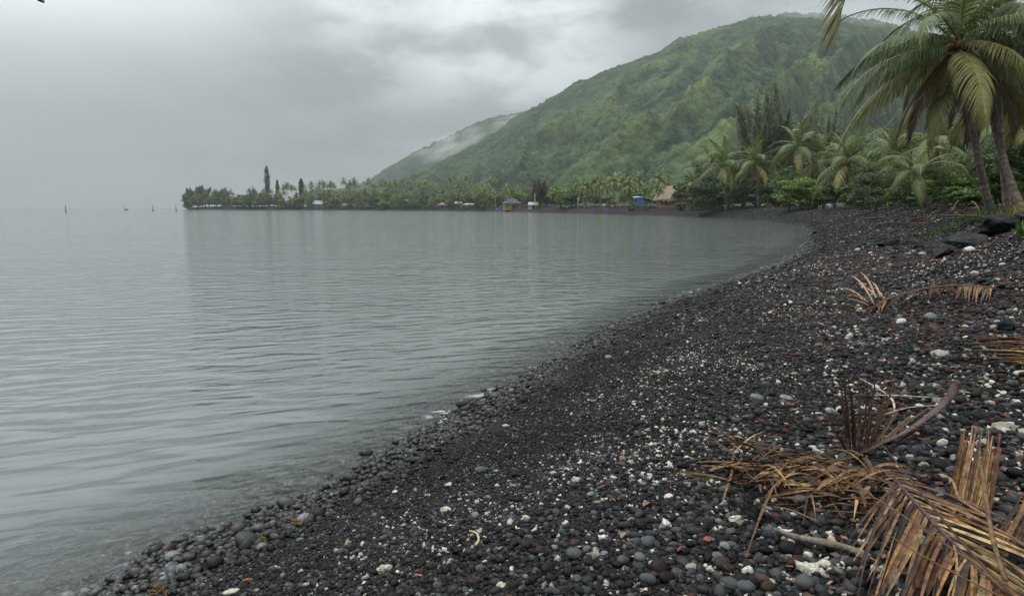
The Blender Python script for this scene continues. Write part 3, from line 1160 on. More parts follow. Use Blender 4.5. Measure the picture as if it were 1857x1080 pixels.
# ------------------------------------------------------------------ grove behind the beach on the right
GR = 'coconut palms in the grove behind the right end of the beach'
for (lab, cx, cy, bx, d, rad, nf, seed) in [
        ('coconut palm at the left front of the right grove, over the low wooden platform', 1312, 298, 1318, 168, 46, 20, 41),
        ('coconut palm with dangling lower fronds beside the grove front palm, under the casuarina', 1370, 294, 1376, 162, 46, 20, 42),
        ('high coconut palm right in front of the foot of the feathery casuarina', 1446, 264, 1452, 132, 48, 20, 43),
        ('low broad coconut palm with drooping fronds behind the bright layered shrub', 1405, 336, 1412, 166, 40, 16, 44),
        ('big sprawling coconut palm with tall upright fronds above the white plastic furniture', 1536, 292, 1540, 104, 62, 24, 45),
        ('coconut palm half hidden behind the sprawling palm and the casuarina', 1487, 286, 1492, 134, 50, 20, 46),
        ('small coconut palm on the left edge of the right grove', 1256, 330, 1262, 185, 24, 14, 47),
        ('coconut palm in shade behind the young leaning palm', 1622, 282, 1626, 70, 62, 20, 48),
        ('dark coconut palm between the young leaning palm and the big clump', 1700, 262, 1706, 52, 66, 20, 49),
        ('coconut palm behind the trunks of the big clump', 1845, 215, 1850, 44, 78, 20, 50),
        ('slender palm behind the left edge of the right grove', 1290, 292, 1296, 200, 28, 14, 51)]:
    palm(lab, GR, at(bx, d), pt(cx, cy, d), 0.19, FR_MID, nf, rad * 1.28 / F * d / 5.0, seed, dead=2, yawoff=seed * 0.7, seg=7, rings=14)

casuarina('tall feathery casuarina with dark upright plumes rising behind the right grove', at(1402, 198), pt(1402, 150, 198).z - 2.6, 46, 11.5, 5)
casuarina('smaller feathery casuarina right of the tall one', at(1490, 190), pt(1490, 180, 190).z - 2.6, 22, 5.4, 6, wid=0.065)

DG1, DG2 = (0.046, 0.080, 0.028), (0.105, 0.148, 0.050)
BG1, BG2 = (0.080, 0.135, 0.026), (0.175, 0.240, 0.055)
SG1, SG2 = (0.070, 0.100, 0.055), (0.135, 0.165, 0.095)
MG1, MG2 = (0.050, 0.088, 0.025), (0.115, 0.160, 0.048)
# label, px, top py, bottom py, halfwidth px, depth, colours, leaf px
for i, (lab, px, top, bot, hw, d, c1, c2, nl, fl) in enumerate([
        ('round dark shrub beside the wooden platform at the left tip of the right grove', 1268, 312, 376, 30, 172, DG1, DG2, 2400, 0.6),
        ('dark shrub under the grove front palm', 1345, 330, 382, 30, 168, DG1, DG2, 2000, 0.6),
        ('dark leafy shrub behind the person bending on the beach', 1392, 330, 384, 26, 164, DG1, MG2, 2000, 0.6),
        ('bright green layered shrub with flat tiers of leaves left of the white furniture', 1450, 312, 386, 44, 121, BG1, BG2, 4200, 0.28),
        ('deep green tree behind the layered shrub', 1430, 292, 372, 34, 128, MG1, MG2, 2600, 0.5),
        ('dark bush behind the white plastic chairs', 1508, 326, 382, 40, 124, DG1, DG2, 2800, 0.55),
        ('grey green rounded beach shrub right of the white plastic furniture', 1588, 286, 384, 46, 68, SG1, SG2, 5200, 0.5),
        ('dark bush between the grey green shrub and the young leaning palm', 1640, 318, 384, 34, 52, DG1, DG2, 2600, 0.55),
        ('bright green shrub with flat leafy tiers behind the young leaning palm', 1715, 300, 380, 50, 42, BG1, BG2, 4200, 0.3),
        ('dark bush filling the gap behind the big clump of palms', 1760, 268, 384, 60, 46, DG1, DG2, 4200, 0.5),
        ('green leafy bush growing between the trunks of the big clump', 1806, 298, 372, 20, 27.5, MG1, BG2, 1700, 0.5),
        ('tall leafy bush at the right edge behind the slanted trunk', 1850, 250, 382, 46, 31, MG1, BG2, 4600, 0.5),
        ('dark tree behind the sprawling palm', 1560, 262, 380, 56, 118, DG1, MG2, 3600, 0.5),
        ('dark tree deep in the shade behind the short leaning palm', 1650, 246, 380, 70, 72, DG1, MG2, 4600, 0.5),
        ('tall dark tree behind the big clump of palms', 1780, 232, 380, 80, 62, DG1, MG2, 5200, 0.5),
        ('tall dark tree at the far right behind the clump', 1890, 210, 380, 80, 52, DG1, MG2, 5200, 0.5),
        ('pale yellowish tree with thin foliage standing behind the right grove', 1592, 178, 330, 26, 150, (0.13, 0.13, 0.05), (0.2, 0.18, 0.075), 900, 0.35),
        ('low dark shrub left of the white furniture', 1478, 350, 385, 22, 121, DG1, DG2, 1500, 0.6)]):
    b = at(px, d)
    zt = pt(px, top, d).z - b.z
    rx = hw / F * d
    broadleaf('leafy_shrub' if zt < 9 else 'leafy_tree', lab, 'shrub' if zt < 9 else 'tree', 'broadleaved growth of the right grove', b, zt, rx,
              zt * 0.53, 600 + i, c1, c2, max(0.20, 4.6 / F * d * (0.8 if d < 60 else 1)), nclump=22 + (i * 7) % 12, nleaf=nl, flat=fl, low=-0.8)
for i, (px, top, hw, d, kind) in enumerate([(1292, 330, 24, 178, 0), (1325, 318, 22, 186, 1), (1350, 300, 26, 180, 1), (1420, 318, 24, 150, 2), (1470, 300, 26, 140, 1), (1500, 312, 26, 132, 2),
                                             (1545, 322, 28, 98, 1), (1562, 340, 22, 84, 2), (1615, 336, 24, 62, 2), (1672, 338, 24, 46, 1), (1735, 330, 30, 38, 2), (1760, 346, 24, 34, 1),
                                             (1838, 322, 24, 28.5, 2), (1590, 240, 40, 112, 1), (1660, 215, 50, 92, 1), (1530, 250, 30, 140, 2)]):
    b = at(px, d)
    zt = pt(px, top, d).z - b.z
    c1, c2 = ((DG1, DG2), (MG1, MG2), (BG1, BG2))[kind]
    broadleaf('leafy_shrub' if zt < 9 else 'leafy_tree', ('dark', 'mid green', 'bright green')[kind] + ' leafy growth between the palms of the right grove', 'shrub' if zt < 9 else 'tree',
              ('dark', 'mid green', 'bright green')[kind] + ' growth between the grove palms', b, zt, hw / F * d, zt * .53, 860 + i, c1, c2, max(.2, 4.4 / F * d), nclump=20 + i % 8, nleaf=2400, flat=.35 + .05 * (i % 5), low=-.85)
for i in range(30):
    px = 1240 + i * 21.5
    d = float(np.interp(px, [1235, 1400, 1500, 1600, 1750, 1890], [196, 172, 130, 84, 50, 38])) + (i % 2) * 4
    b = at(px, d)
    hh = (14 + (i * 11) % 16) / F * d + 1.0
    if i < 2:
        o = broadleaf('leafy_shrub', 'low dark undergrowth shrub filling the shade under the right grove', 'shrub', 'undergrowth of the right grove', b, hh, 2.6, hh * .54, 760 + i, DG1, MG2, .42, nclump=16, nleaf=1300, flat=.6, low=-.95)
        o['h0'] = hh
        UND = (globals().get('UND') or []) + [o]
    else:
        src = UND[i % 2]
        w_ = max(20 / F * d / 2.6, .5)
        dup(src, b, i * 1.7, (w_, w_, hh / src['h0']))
# long row of dark understorey further inland closes the gaps
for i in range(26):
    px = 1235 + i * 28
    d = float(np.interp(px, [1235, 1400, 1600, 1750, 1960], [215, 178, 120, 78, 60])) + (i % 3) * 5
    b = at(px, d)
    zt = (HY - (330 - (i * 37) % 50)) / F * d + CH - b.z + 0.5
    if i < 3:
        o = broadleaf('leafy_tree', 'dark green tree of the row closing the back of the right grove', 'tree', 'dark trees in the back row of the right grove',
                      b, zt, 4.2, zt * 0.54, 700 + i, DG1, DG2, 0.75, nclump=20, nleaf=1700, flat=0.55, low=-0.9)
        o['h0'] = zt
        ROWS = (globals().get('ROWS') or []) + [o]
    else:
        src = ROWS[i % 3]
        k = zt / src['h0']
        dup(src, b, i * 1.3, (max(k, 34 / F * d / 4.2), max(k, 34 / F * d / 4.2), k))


# ------------------------------------------------------------------ far shore
def far_palm_proto(seed, h, young=False):
    mb = MB()
    r = random.Random(seed)
    t = empty('coconut_palm', (0, 0, -50), 'proto', 'palm tree')
    tr = MB()
    top = Vector((r.uniform(-0.06, 0.06) * h, r.uniform(-0.06, 0.06) * h, h))
    tr.tube(trunk_pts((0, 0, -0.3), top, 6), [0.26, 0.19, 0.17, 0.16, 0.15, 0.14, 0.13], 6, (0.17, 0.145, 0.12))
    tr.build('trunk', M_bark, t)
    for i in range(24):
        lv = min(5, int(i / 23 * 5.99))
        me = r.choice(FAR_FR[lv])
        v = np.empty(len(me.vertices) * 3, dtype=np.float32)
        me.vertices.foreach_get('co', v)
        v = v.reshape(-1, 3)
        a = i * 2.4 + r.uniform(-0.3, 0.3)
        s = r.uniform(0.85, 1.1)
        ca, sa = math.cos(a) * s, math.sin(a) * s
        w = np.stack([v[:, 0] * ca - v[:, 1] * sa, v[:, 0] * sa + v[:, 1] * ca, v[:, 2] * s], 1) + np.array(top)
        cc = np.empty(len(me.vertices) * 4, dtype=np.float32)
        me.attributes['col'].data.foreach_get('color', cc)
        mb.add(w, [tuple(p.vertices) for p in me.polygons], cc.reshape(-1, 4)[:, :3])
    mb.build('crown', M_palm, t)
    t['h0'] = h
    return t


FAR_FR = []
for i, (e0, bend, sag, col) in enumerate([(78, 50, 0.15, G2), (60, 85, 0.3, G2), (42, 95, 0.45, G1), (25, 95, 0.5, G1), (5, 80, 0.6, G1), (-20, 55, 0.6, GY_)]):
    col = tuple(c * 1.3 for c in col)
    FAR_FR.append([frond_mesh('frond', 4.7, e0 + 6 * j, bend, 16, 0.34, 1.15, sag, col, RB, 1300 + i * 3 + j, 0.07, 2) for j in range(2)])
PALMS = [far_palm_proto(60 + i, h) for i, h in enumerate((9, 13, 16, 19))]
first_used = set()


def use(proto, loc, rz, sc, label, group, cat=None):
    if id(proto) not in first_used:
        first_used.add(id(proto))
        proto.location, proto.rotation_euler = loc, (0, 0, rz)
        proto.scale = (sc, sc, sc) if isinstance(sc, (int, float)) else sc
        proto['label'] = label
        proto['group'] = group
        return proto
    return dup(proto, loc, rz, sc, label, group)


def fbase(px, off):
    d = shoreY(px) + off
    p = pt(px, HY, d)
    return Vector((p.x, d, gz(p.x, d) - 0.1)), d


def far_palm(px, top, off, label, group):
    b, d = fbase(px, off)
    h = pt(px, top, d).z - b.z - 2.2
    pr = min(PALMS, key=lambda q: abs(q['h0'] - h) + random.uniform(0, 2.5))
    k = max(h, 2.5) / pr['h0']
    kx = min(max(k, 0.75), 1.35)
    return use(pr, b, random.uniform(0, 6.28), (kx, kx, k), label, group)


FG = 'coconut palms along the far shore'
for px, top, off, lab in [
        (815, 320, 26, 'tallest coconut palm of the far shore, with a clear dark crown'), (846, 321, 26, 'tall coconut palm just right of the tallest far palm'),
        (832, 327, 20, 'coconut palm between the two tallest palms of the far shore'), (862, 328, 26, 'coconut palm at the right of the tallest far group'),
        (755, 342, 14, 'lone coconut palm standing at the far water edge'), (836, 342, 16, 'low coconut palm under the tallest far group'),
        (880, 342, 20, 'coconut palm right below the tallest far group'), (895, 322, 120, 'thin tall palm standing behind the far trees against the mountain'),
        (917, 340, 24, 'coconut palm just left of the yellow house'), (1005, 344, 60, 'coconut palm behind the bright tree by the yellow house'),
        (1048, 326, 22, 'coconut palm right of the bright spreading tree'), (1064, 330, 20, 'coconut palm second right of the bright spreading tree'),
        (1078, 322, 24, 'coconut palm with long arching fronds in the middle of the far palm row'), (1090, 324, 22, 'coconut palm at the right end of the dense palm row'),
        (1114, 322, 24, 'palm with a dark trunk right of the pale round sign'), (1128, 321, 22, 'palm with a pale grey trunk right of the dark trunked one'),
        (1139, 326, 22, 'palm with a bare white trunk just left of the blue shelter'), (1158, 316, 60, 'palm crown rising alone above the blue shelter'),
        (1194, 316, 55, 'tall palm crown above the thatched hall'), (1192, 330, 20, 'coconut palm in front of the thatched hall'),
        (1210, 334, 60, 'small palm beside the tall palm of the thatched hall'), (632, 355, 12, 'low palm at the far water edge near the white roof'),
        (662, 362, 10, 'pale low palm at the water edge of the far shore'), (690, 364, 10, 'pale bushy palm right of the pale low one at the far water edge'),
        (521, 334, 40, 'palm crown standing clear above the far left trees'), (588, 347, 40, 'spreading palm behind the white roofed house')]:
    far_palm(px, top, off, lab, FG)

PROF = [(335, 356), (345, 342), (378, 338), (395, 345), (415, 348), (450, 345), (480, 345), (525, 339), (570, 333), (620, 331), (680, 331), (760, 333),
        (800, 333), (870, 339), (940, 338), (1000, 334), (1100, 332), (1200, 332), (1250, 340)]
REG = [(480, 'left headland'), (580, 'white roofed house'), (700, 'left foot of the mountain'), (800, 'long low roof'), (900, 'tallest far palms'), (1010, 'yellow house'),
       (1110, 'bright spreading tree'), (1180, 'blue shelter'), (1400, 'thatched hall')]


def region(px):
    return next(n for x, n in REG if px < x)


for i in range(92):                               # the plantation behind the far shore
    px = random.uniform(455, 945) if i < 78 else random.uniform(945, 1240)
    off = random.uniform(60, 190) if i < 78 else random.uniform(40, 100)
    top = float(np.interp(px, [p[0] for p in PROF], [p[1] for p in PROF])) + random.uniform(-4, 6)
    far_palm(px, top, off, 'slim coconut palm in the plantation inland of the ' + region(px), 'plantation palms near the ' + region(px))
for i in range(44):
    px = random.uniform(400, 900) if i < 34 else random.uniform(1000, 1240)
    off = random.uniform(10, 34)
    far_palm(px, random.uniform(342, 360), off, 'low coconut palm on the far beach by the ' + region(px), 'low far palms by the ' + region(px))

BPROTO = []
for i, (c1, c2, fl) in enumerate([((0.07, 0.11, 0.04), (0.12, 0.17, 0.06), 0.5), ((0.085, 0.135, 0.04), (0.16, 0.215, 0.06), 0.5), ((0.11, 0.18, 0.035), (0.22, 0.31, 0.065), 0.35), ((0.12, 0.145, 0.06), (0.21, 0.22, 0.10), 0.55)]):
    q = broadleaf('leafy_tree', 'proto', 'tree', None, (0, 0, -50), 9.0, 5.0, 4.6, 800 + i, c1, c2, 0.85, nclump=22, nleaf=1500, flat=fl, low=-0.9)
    BPROTO.append(q)
KIND = ['dark green', 'mid green', 'light green', 'pale olive']


def far_tree(px, top, off, hw, kind, label, group):
    b, d = fbase(px, off)
    h = pt(px, top, d).z - b.z
    rx = hw / F * d
    return use(BPROTO[kind], b, random.uniform(0, 6.28), (rx / 5.0, rx / 5.0, h / 9.0), label, group)


for i in range(22):
    px = random.uniform(366, 520)
    far_tree(px, random.uniform(346, 361), random.uniform(14, 40), random.uniform(8, 13), i % 4, KIND[i % 4] + ' bushy tree on the far shore by the left headland', 'bushy far trees, ' + KIND[i % 4] + ', by the left headland')
for px, hw in ((528, 9), (545, 8), (566, 7), (590, 9), (622, 8), (634, 7), (735, 10), (748, 9), (826, 6), (840, 6), (852, 7), (862, 6), (961, 5), (976, 5), (600, 9), (513, 9), (880, 8), (700, 10), (716, 9)):
    far_tree(px + random.uniform(-2, 2), random.uniform(367, 371), 10 + random.uniform(0, 5), hw, (int(px) + hw) % 4, 'low ' + KIND[(int(px) + hw) % 4] + ' bush edging the far beach by the ' + region(px), 'low far beach bushes, ' + KIND[(int(px) + hw) % 4] + ', by the ' + region(px))
for px, top, off, hw, kind, lab in [
        (675, 347, 22, 20, 0, 'dark rounded tree at the far water edge below the mountain end'), (772, 344, 16, 12, 0, 'dark round tree right of the lone far palm'),
        (785, 356, 12, 12, 2, 'light green bush at the far water edge right of the lone palm'), (814, 362, 10, 10, 0, 'dark low bush in front of the white shed roof'),
        (937, 336, 30, 22, 2, 'light green tiered tree behind the yellow house'), (960, 350, 34, 14, 1, 'mid green tree behind the pale pole'),
        (1017, 328, 20, 26, 2, 'bright green spreading tree with tiers right of the casuarina'), (1036, 330, 24, 22, 2, 'bright green tree joined to the right of the spreading tree'),
        (1030, 346, 16, 22, 1, 'mid green lower tree under the bright spreading tree'), (1146, 362, 8, 7, 1, 'round green bush on the lawn before the white palm trunk'),
        (1165, 338, 55, 22, 3, 'pale olive tree behind the blue shelter'), (1180, 346, 44, 16, 2, 'light green tree right behind the blue shelter'),
        (1222, 338, 62, 20, 1, 'mid green tree behind the thatched hall'), (1105, 350, 40, 20, 1, 'mid green tree behind the pale round sign')]:
    far_tree(px, top, off, hw, kind, lab, 'single broadleaved trees of the far shore')
for i in range(150):
    px = random.uniform(392, 1000) if i < 118 else random.uniform(1000, 1250)
    if i >= 134:
        px = random.uniform(338, 480)
    off = random.uniform(8, 75) if i < 118 else random.uniform(26, 80)
    if i >= 134:
        off = random.uniform(10, 34)
    t0 = float(np.interp(px, [p[0] for p in PROF], [p[1] for p in PROF]))
    front_row = off < 34
    top = random.uniform(346, 362) if front_row else t0 + random.uniform(4, 22)
    kind = random.choice((0, 1, 1, 2, 3, 3))
    if 900 < px < 1000 and off < 40:
        off += 40
    far_tree(px, top, off, random.uniform(8, 17), kind, KIND[kind] + ' bushy tree on the far shore by the ' + region(px), 'bushy far trees, ' + KIND[kind] + ', by the ' + region(px))

b, d = fbase(360, 34)
casuarina('broad dusky tree at the tip of the left headland', b, pt(360, 332, d).z - b.z, 46, 22 / F * d, 15, (0.15, 0.165, 0.11), wid=0.14)
b, d = fbase(402, 40)
casuarina('feathery dusky tree right of the headland tip tree', b, pt(402, 335, d).z - b.z, 34, 17 / F * d, 16, (0.15, 0.165, 0.11), wid=0.09)
b, d = fbase(462, 44)
casuarina('small feathery tree left of the very tall column pine', b, pt(462, 334, d).z - b.z, 18, 9 / F * d, 17, (0.15, 0.165, 0.11), wid=0.08)
b, d = fbase(980, 30)
casuarina('tall brownish feathery casuarina just right of the yellow house', b, pt(981, 320, d).z - b.z, 46, 15 / F * d, 18, (0.15, 0.15, 0.10), wid=0.10)
b, d = fbase(340, 20)
far_tree(340, 367, 18, 9, 0, 'low dark bush at the very tip of the left headland', 'single broadleaved trees of the far shore')
b, d = fbase(487, 50)
cook_pine('very tall narrow column pine standing above the left headland', b, pt(487, 300, d).z - b.z, 5.2 / F * d, 3, 0.33)
b, d = fbase(505, 60)
cook_pine('thin small column pine right of the very tall one', b, pt(505, 325, d).z - b.z, 3.6 / F * d, 4, 0.30)
b, d = fbase(548, 50)
cook_pine('dark column pine above the blue grey roof on the far shore', b, pt(548, 323, d).z - b.z, 5.2 / F * d, 5, 0.12)


# ------------------------------------------------------------------ buildings of the far shore
def hip_roof(mb, cx, cy, z0, w, dp, h, ridge, col, th=0.25):
    v = [(cx - w / 2, cy - dp / 2, z0), (cx + w / 2, cy - dp / 2, z0), (cx + w / 2, cy + dp / 2, z0), (cx - w / 2, cy + dp / 2, z0),
         (cx - ridge / 2, cy, z0 + h), (cx + ridge / 2, cy, z0 + h)]
    v += [(x, y, z - th) for x, y, z in v[:4]]
    mb.add(v, [(0, 1, 5, 4), (2, 3, 4, 5), (1, 2, 5), (3, 0, 4), (1, 0, 6, 7), (2, 1, 7, 8), (3, 2, 8, 9), (0, 3, 9, 6), (6, 9, 8, 7)], col)


def gable_roof(mb, w, dp, z0, h, col, th=0.2):
    v = [(-w / 2, -dp / 2, z0), (w / 2, -dp / 2, z0), (w / 2, dp / 2, z0), (-w / 2, dp / 2, z0), (-w / 2, 0, z0 + h), (w / 2, 0, z0 + h)]
    v += [(x, y, z - th) for x, y, z in v]
    mb.add(v, [(0, 1, 5, 4), (2, 3, 4, 5), (6, 10, 11, 7), (8, 11, 10, 9), (0, 6, 7, 1), (2, 8, 9, 3), (1, 7, 11, 5), (5, 11, 8, 2), (3, 9, 10, 4), (4, 10, 6, 0)], col)


def house(name, label, px, off, w, dp, wall_h, roof_h, wall_c, roof_c, hip=0.2, doors=((0, 1.3, 2.2),), windows=(), rz=0.0, posts=0, zoff=0.0, cat='house'):
    b, d = fbase(px, off)
    t = empty(name, b + Vector((0, 0, zoff)), label, cat, None, rz)
    m = MB()
    m.box((0, 0, wall_h / 2 - 0.3), (w, dp, wall_h + 0.6), wall_c)
    m.build('wall', M_paint, t, False)
    m = MB()
    if hip is None:
        gable_roof(m, w * 1.12, dp * 1.2, wall_h + 0.05, roof_h, roof_c)
    else:
        hip_roof(m, 0, 0, wall_h + 0.05, w * 1.14, dp * 1.2, roof_h, w * hip, roof_c)
    m.build('roof', M_paint, t, False)
    for x, ww, hh in doors:
        m = MB()
        m.box((x, -dp / 2 - 0.02, hh / 2), (ww, 0.12, hh), (0.02, 0.018, 0.016))
        m.build('door', M_paint, t, False)
    for x, ww in windows:
        m = MB()
        m.box((x, -dp / 2 - 0.02, wall_h * 0.55), (ww, 0.12, wall_h * 0.4), (0.03, 0.03, 0.03))
        m.build('window', M_paint, t, False)
    for i in range(posts):
        m = MB()
        m.box((-w / 2 * 1.08 + w * 1.08 * i / (posts - 1), -dp / 2 - dp * 0.08, wall_h / 2), (0.22, 0.22, wall_h - 0.2), wall_c)
        m.build('post', M_paint, t, False)
    return t


YB, YD = fbase(930, 12)
house('beach_house', 'yellow beach house with a dark hipped roof on the far shore', 929, 12, 30 / F * YD, 8.0, 3.6, 3.9, (0.25, 0.19, 0.055), (0.045, 0.05, 0.055),
      0.12, ((0.3, 1.6, 2.6), (2.2, 0.8, 2.4)), ((-3.6, 0.9),), 0.15, 6)
house('shore_house', 'house with a pale bluish white gable roof among the left headland palms', 577, 30, 12, 9, 3.0, 4.2, (0.25, 0.25, 0.24), (0.42, 0.46, 0.52), None, rz=0.5)
house('shore_house', 'low house with a long blue grey roof left of the bluish white gable', 537, 28, 15, 8, 2.2, 2.2, (0.12, 0.12, 0.12), (0.24, 0.28, 0.36), 0.5)
house('shore_house', 'small pale roof showing between bushes below the left end of the mountain', 627, 24, 8, 7, 2.0, 1.4, (0.3, 0.27, 0.23), (0.45, 0.42, 0.38), None)
house('shore_house', 'long low pale roof in the trees behind the lone far palm', 740, 48, 16, 9, 5.2, 1.6, (0.2, 0.2, 0.18), (0.36, 0.35, 0.33), 0.7)
house('shore_house', 'brown roofed hut left of the white shed under the tallest far palms', 803, 16, 8, 7, 2.6, 2.2, (0.12, 0.1, 0.08), (0.13, 0.115, 0.1), 0.2)
house('shed', 'white roofed shed under the tallest far palms', 832, 24, 6, 6, 3.2, 1.8, (0.2, 0.2, 0.19), (0.40, 0.42, 0.44), None, cat='shed')
house('shed', 'long open shed with a grey white flat roof right of the white shed', 854, 24, 11, 7, 2.4, 1.0, (0.05, 0.09, 0.075), (0.36, 0.38, 0.39), 0.75, cat='shed')
house('shore_house', 'small grey white hut right of the yellow house', 967, 18, 5.5, 5, 2.2, 1.6, (0.3, 0.31, 0.31), (0.42, 0.42, 0.4), None)

# thatched hall, cone hut, log platform, blue shelter
b, d = fbase(1226, 36)
t = empty('thatched_hall', b, 'large hall with a pale thatched roof behind the log fence at the bay head', 'hall')
m = MB()
m.box((0, 0, 1.2), (13.0, 7, 3.2), (0.16, 0.12, 0.08))
m.build('wall', M_wood, t, False)
m = MB()
hip_roof(m, 0, 0, 2.6, 14.5, 9.0, 4.6, 10.0, (0.30, 0.235, 0.18), 0.5)
m.build('roof', M_thatch, t, False)
b, d = fbase(1206, 30)
t = empty('thatched_hut', b, 'small hut with a rounded pale thatched roof left of the dark cone hut', 'hut')
m = MB()
m.box((0, 0, 0.9), (3.6, 3.6, 2.4), (0.3, 0.25, 0.2))
m.build('wall', M_wood, t, False)
m = MB()
hip_roof(m, 0, 0, 2.1, 4.4, 4.4, 2.2, 1.6, (0.36, 0.27, 0.2), 0.4)
m.build('roof', M_thatch, t, False)
b, d = fbase(1223, 24)
t = empty('cone_hut', b, 'round hut with a dark pointed thatched cone roof before the thatched hall', 'hut')
m = MB()
m.tube([(0, 0, -0.3), (0, 0, 2.2)], [1.5, 1.5], 14, (0.1, 0.08, 0.06))
m.build('wall', M_wood, t)
m = MB()
m.tube([(0, 0, 2.0), (0, 0, 2.2), (0, 0, 4.0), (0, 0, 5.6)], [2.1, 2.05, 0.95, 0.08], 16, (0.10, 0.09, 0.08))
m.build('roof', M_thatch, t)
m = MB()
m.box((1.5, -1.3, 2.1), (0.9, 0.1, 1.5), (0.35, 0.02, 0.03))
m.build('hanging_cloth', M_cloth, t, False)
b, d = fbase(1226, 12)
t = empty('log_fence', b, 'low rustic fence of reddish brown logs along the lawn at the bay head', 'fence', None, -0.25)
rr = random.Random(5)
for i in range(13):
    m = MB()
    x = -5.4 + i * 0.9
    m.tube([(x, 0, -0.2), (x + rr.uniform(-0.1, 0.1), 0, 1.3 + rr.uniform(-0.2, 0.3))], [0.10, 0.08], 6, (0.16, 0.085, 0.06))
    m.build('post', M_wood, t)
for i in range(3):
    m = MB()
    z = 0.25 + i * 0.5
    m.tube([(-5.7, 0.12, z + 0.1), (-1, 0.14, z), (5.8, 0.12, z + 0.15)], 0.11, 6, (0.20, 0.11, 0.075))
    m.build('rail', M_wood, t)
for i in range(10):
    m = MB()
    x = -5 + i * 1.08
    m.tube([(x, -0.12, 0.1), (x + 0.8, -0.12, 1.25)], 0.07, 5, (0.24, 0.13, 0.09))
    m.build('brace', M_wood, t)
b, d = fbase(1176, 14)
t = empty('wooden_platform', b, 'dark wooden platform on short posts below the blue shelter', 'platform', None, -0.2)
m = MB()
m.box((0.4, 0, 0.75), (7.2, 3.0, 0.22), (0.09, 0.06, 0.045))
m.build('deck', M_wood, t, False)
for i in range(5):
    for y in (-1.3, 1.3):
        m = MB()
        m.box((-2.9 + i * 1.65, y, 0.2), (0.25, 0.25, 0.86), (0.05, 0.04, 0.03))
        m.build('leg', M_wood, t, False)
m = MB()
m.box((0.4, -1.35, 1.45), (7.2, 0.1, 0.12), (0.13, 0.085, 0.06))
m.build('rail', M_wood, t, False)
b, d = fbase(1158, 20)
t = empty('blue_shelter', b, 'open shelter with pale blue tarpaulin roof and bright blue side sheet', 'shelter', None, 0.1)
m = MB()
v = []
for i in range(11):
    q = i / 10
    x, z = -2.6 + q * 8.2, 4.4 - 0.25 * math.cos(q * 4) - 2.6 * max(0, q - 0.3) ** 1.3
    v += [(x, -1.8, z - 0.3), (x, 0, z + 0.15 * math.sin(q * 9)), (x, 1.8, z - 0.2)]
f = []
for i in range(10):
    for j in range(2):
        a = i * 3 + j
        f.append((a, a + 3, a + 4, a + 1))
n0 = len(v)
v += [(x, y, z - 0.05) for x, y, z in v]
f += [tuple(q + n0 for q in fc[::-1]) for fc in f]
m.add(v, f, (0.22, 0.33, 0.50))
m.build('roof', M_cloth, t)
m = MB()
m.add([(-2.1, -1.9, 0.9), (1.9, -1.9, 0.9), (1.9, -1.85, 2.5), (1.1, -1.8, 3.0), (-0.9, -1.8, 3.1), (-1.6, -1.85, 2.2),
       (-2.1, -1.82, 0.9), (1.9, -1.82, 0.9), (1.9, -1.77, 2.5), (1.1, -1.72, 3.0), (-0.9, -1.72, 3.1), (-1.6, -1.77, 2.2)],
      [(0, 1, 2, 3, 4, 5), (11, 10, 9, 8, 7, 6), (0, 6, 7, 1), (1, 7, 8, 2), (2, 8, 9, 3), (3, 9, 10, 4), (4, 10, 11, 5), (5, 11, 6, 0)], (0.06, 0.12, 0.32))
m.build('side_sheet', M_cloth, t, False)
for x in (-2.3, 1.0, 5.0):
    m = MB()
    m.tube([(x, -1.6, -0.2), (x, -1.6, 4.0 - 2.4 * max(0, (x + 2.6) / 8.2 - 0.3) ** 1.3)], 0.07, 6, (0.3, 0.3, 0.3))
    m.build('post', M_paint, t)
for px, lab, col, hh in [(1142, 'left dark planter tub on the lawn before the blue shelter', (0.02, 0.02, 0.02), 0.7), (1147, 'right dark planter tub on the lawn before the blue shelter', (0.02, 0.02, 0.02), 0.7)]:
    b, d = fbase(px, 7)
    m = MB()
    m.tube([(0, 0, -0.05), (0, 0, 0.1), (0, 0, hh), (0, 0, hh + 0.05)], [0.34, 0.38, 0.46, 0.5], 12, col)
    o = m.build('planter_tub', M_paint)
    o.location = b
    tag(o, lab, 'planter', 'planter tubs on the lawn')

# poles and signs
for px, top, off, lab, col in [(970, 350, 16, 'pale blue grey pole beside the brownish casuarina', (0.42, 0.48, 0.52)), (898, 345, 30, 'pale pole rising among palms left of the yellow house', (0.5, 0.5, 0.5)),
                               (1048, 358, 12, 'pale blue post under the palm row', (0.42, 0.5, 0.55))]:
    b, d = fbase(px, off)
    m = MB()
    h = pt(px, top, d).z - b.z
    m.tube([(0, 0, -0.2), (0, 0, h * 0.5), (0, 0, h), (0, 0, h + 0.12)], [0.22, 0.19, 0.15, 0.04], 8, col)
    o = m.build('utility_pole', M_paint)
    o.location = b
    tag(o, lab, 'pole', 'pale poles of the far shore')
b, d = fbase(1095, 7)
t = empty('beach_sign', b, 'pale rounded notice sign on a thin post at the edge of the far beach', 'sign')
m = MB()
m.tube([(0, 0, -0.2), (0, 0, 1.9)], 0.07, 6, (0.25, 0.22, 0.2))
m.build('post', M_paint, t)
m = MB()
m.tube([(0, -0.06, 2.35), (0, -0.02, 2.35), (0, 0.03, 2.35)], [0.52, 0.55, 0.55], 14, (0.6, 0.6, 0.58))
m.build('sign_board', M_paint, t)
m = MB()
m.box((0, -0.075, 2.35), (0.24, 0.02, 0.62), (0.08, 0.08, 0.08))
m.build('pictogram', M_paint, t, False)


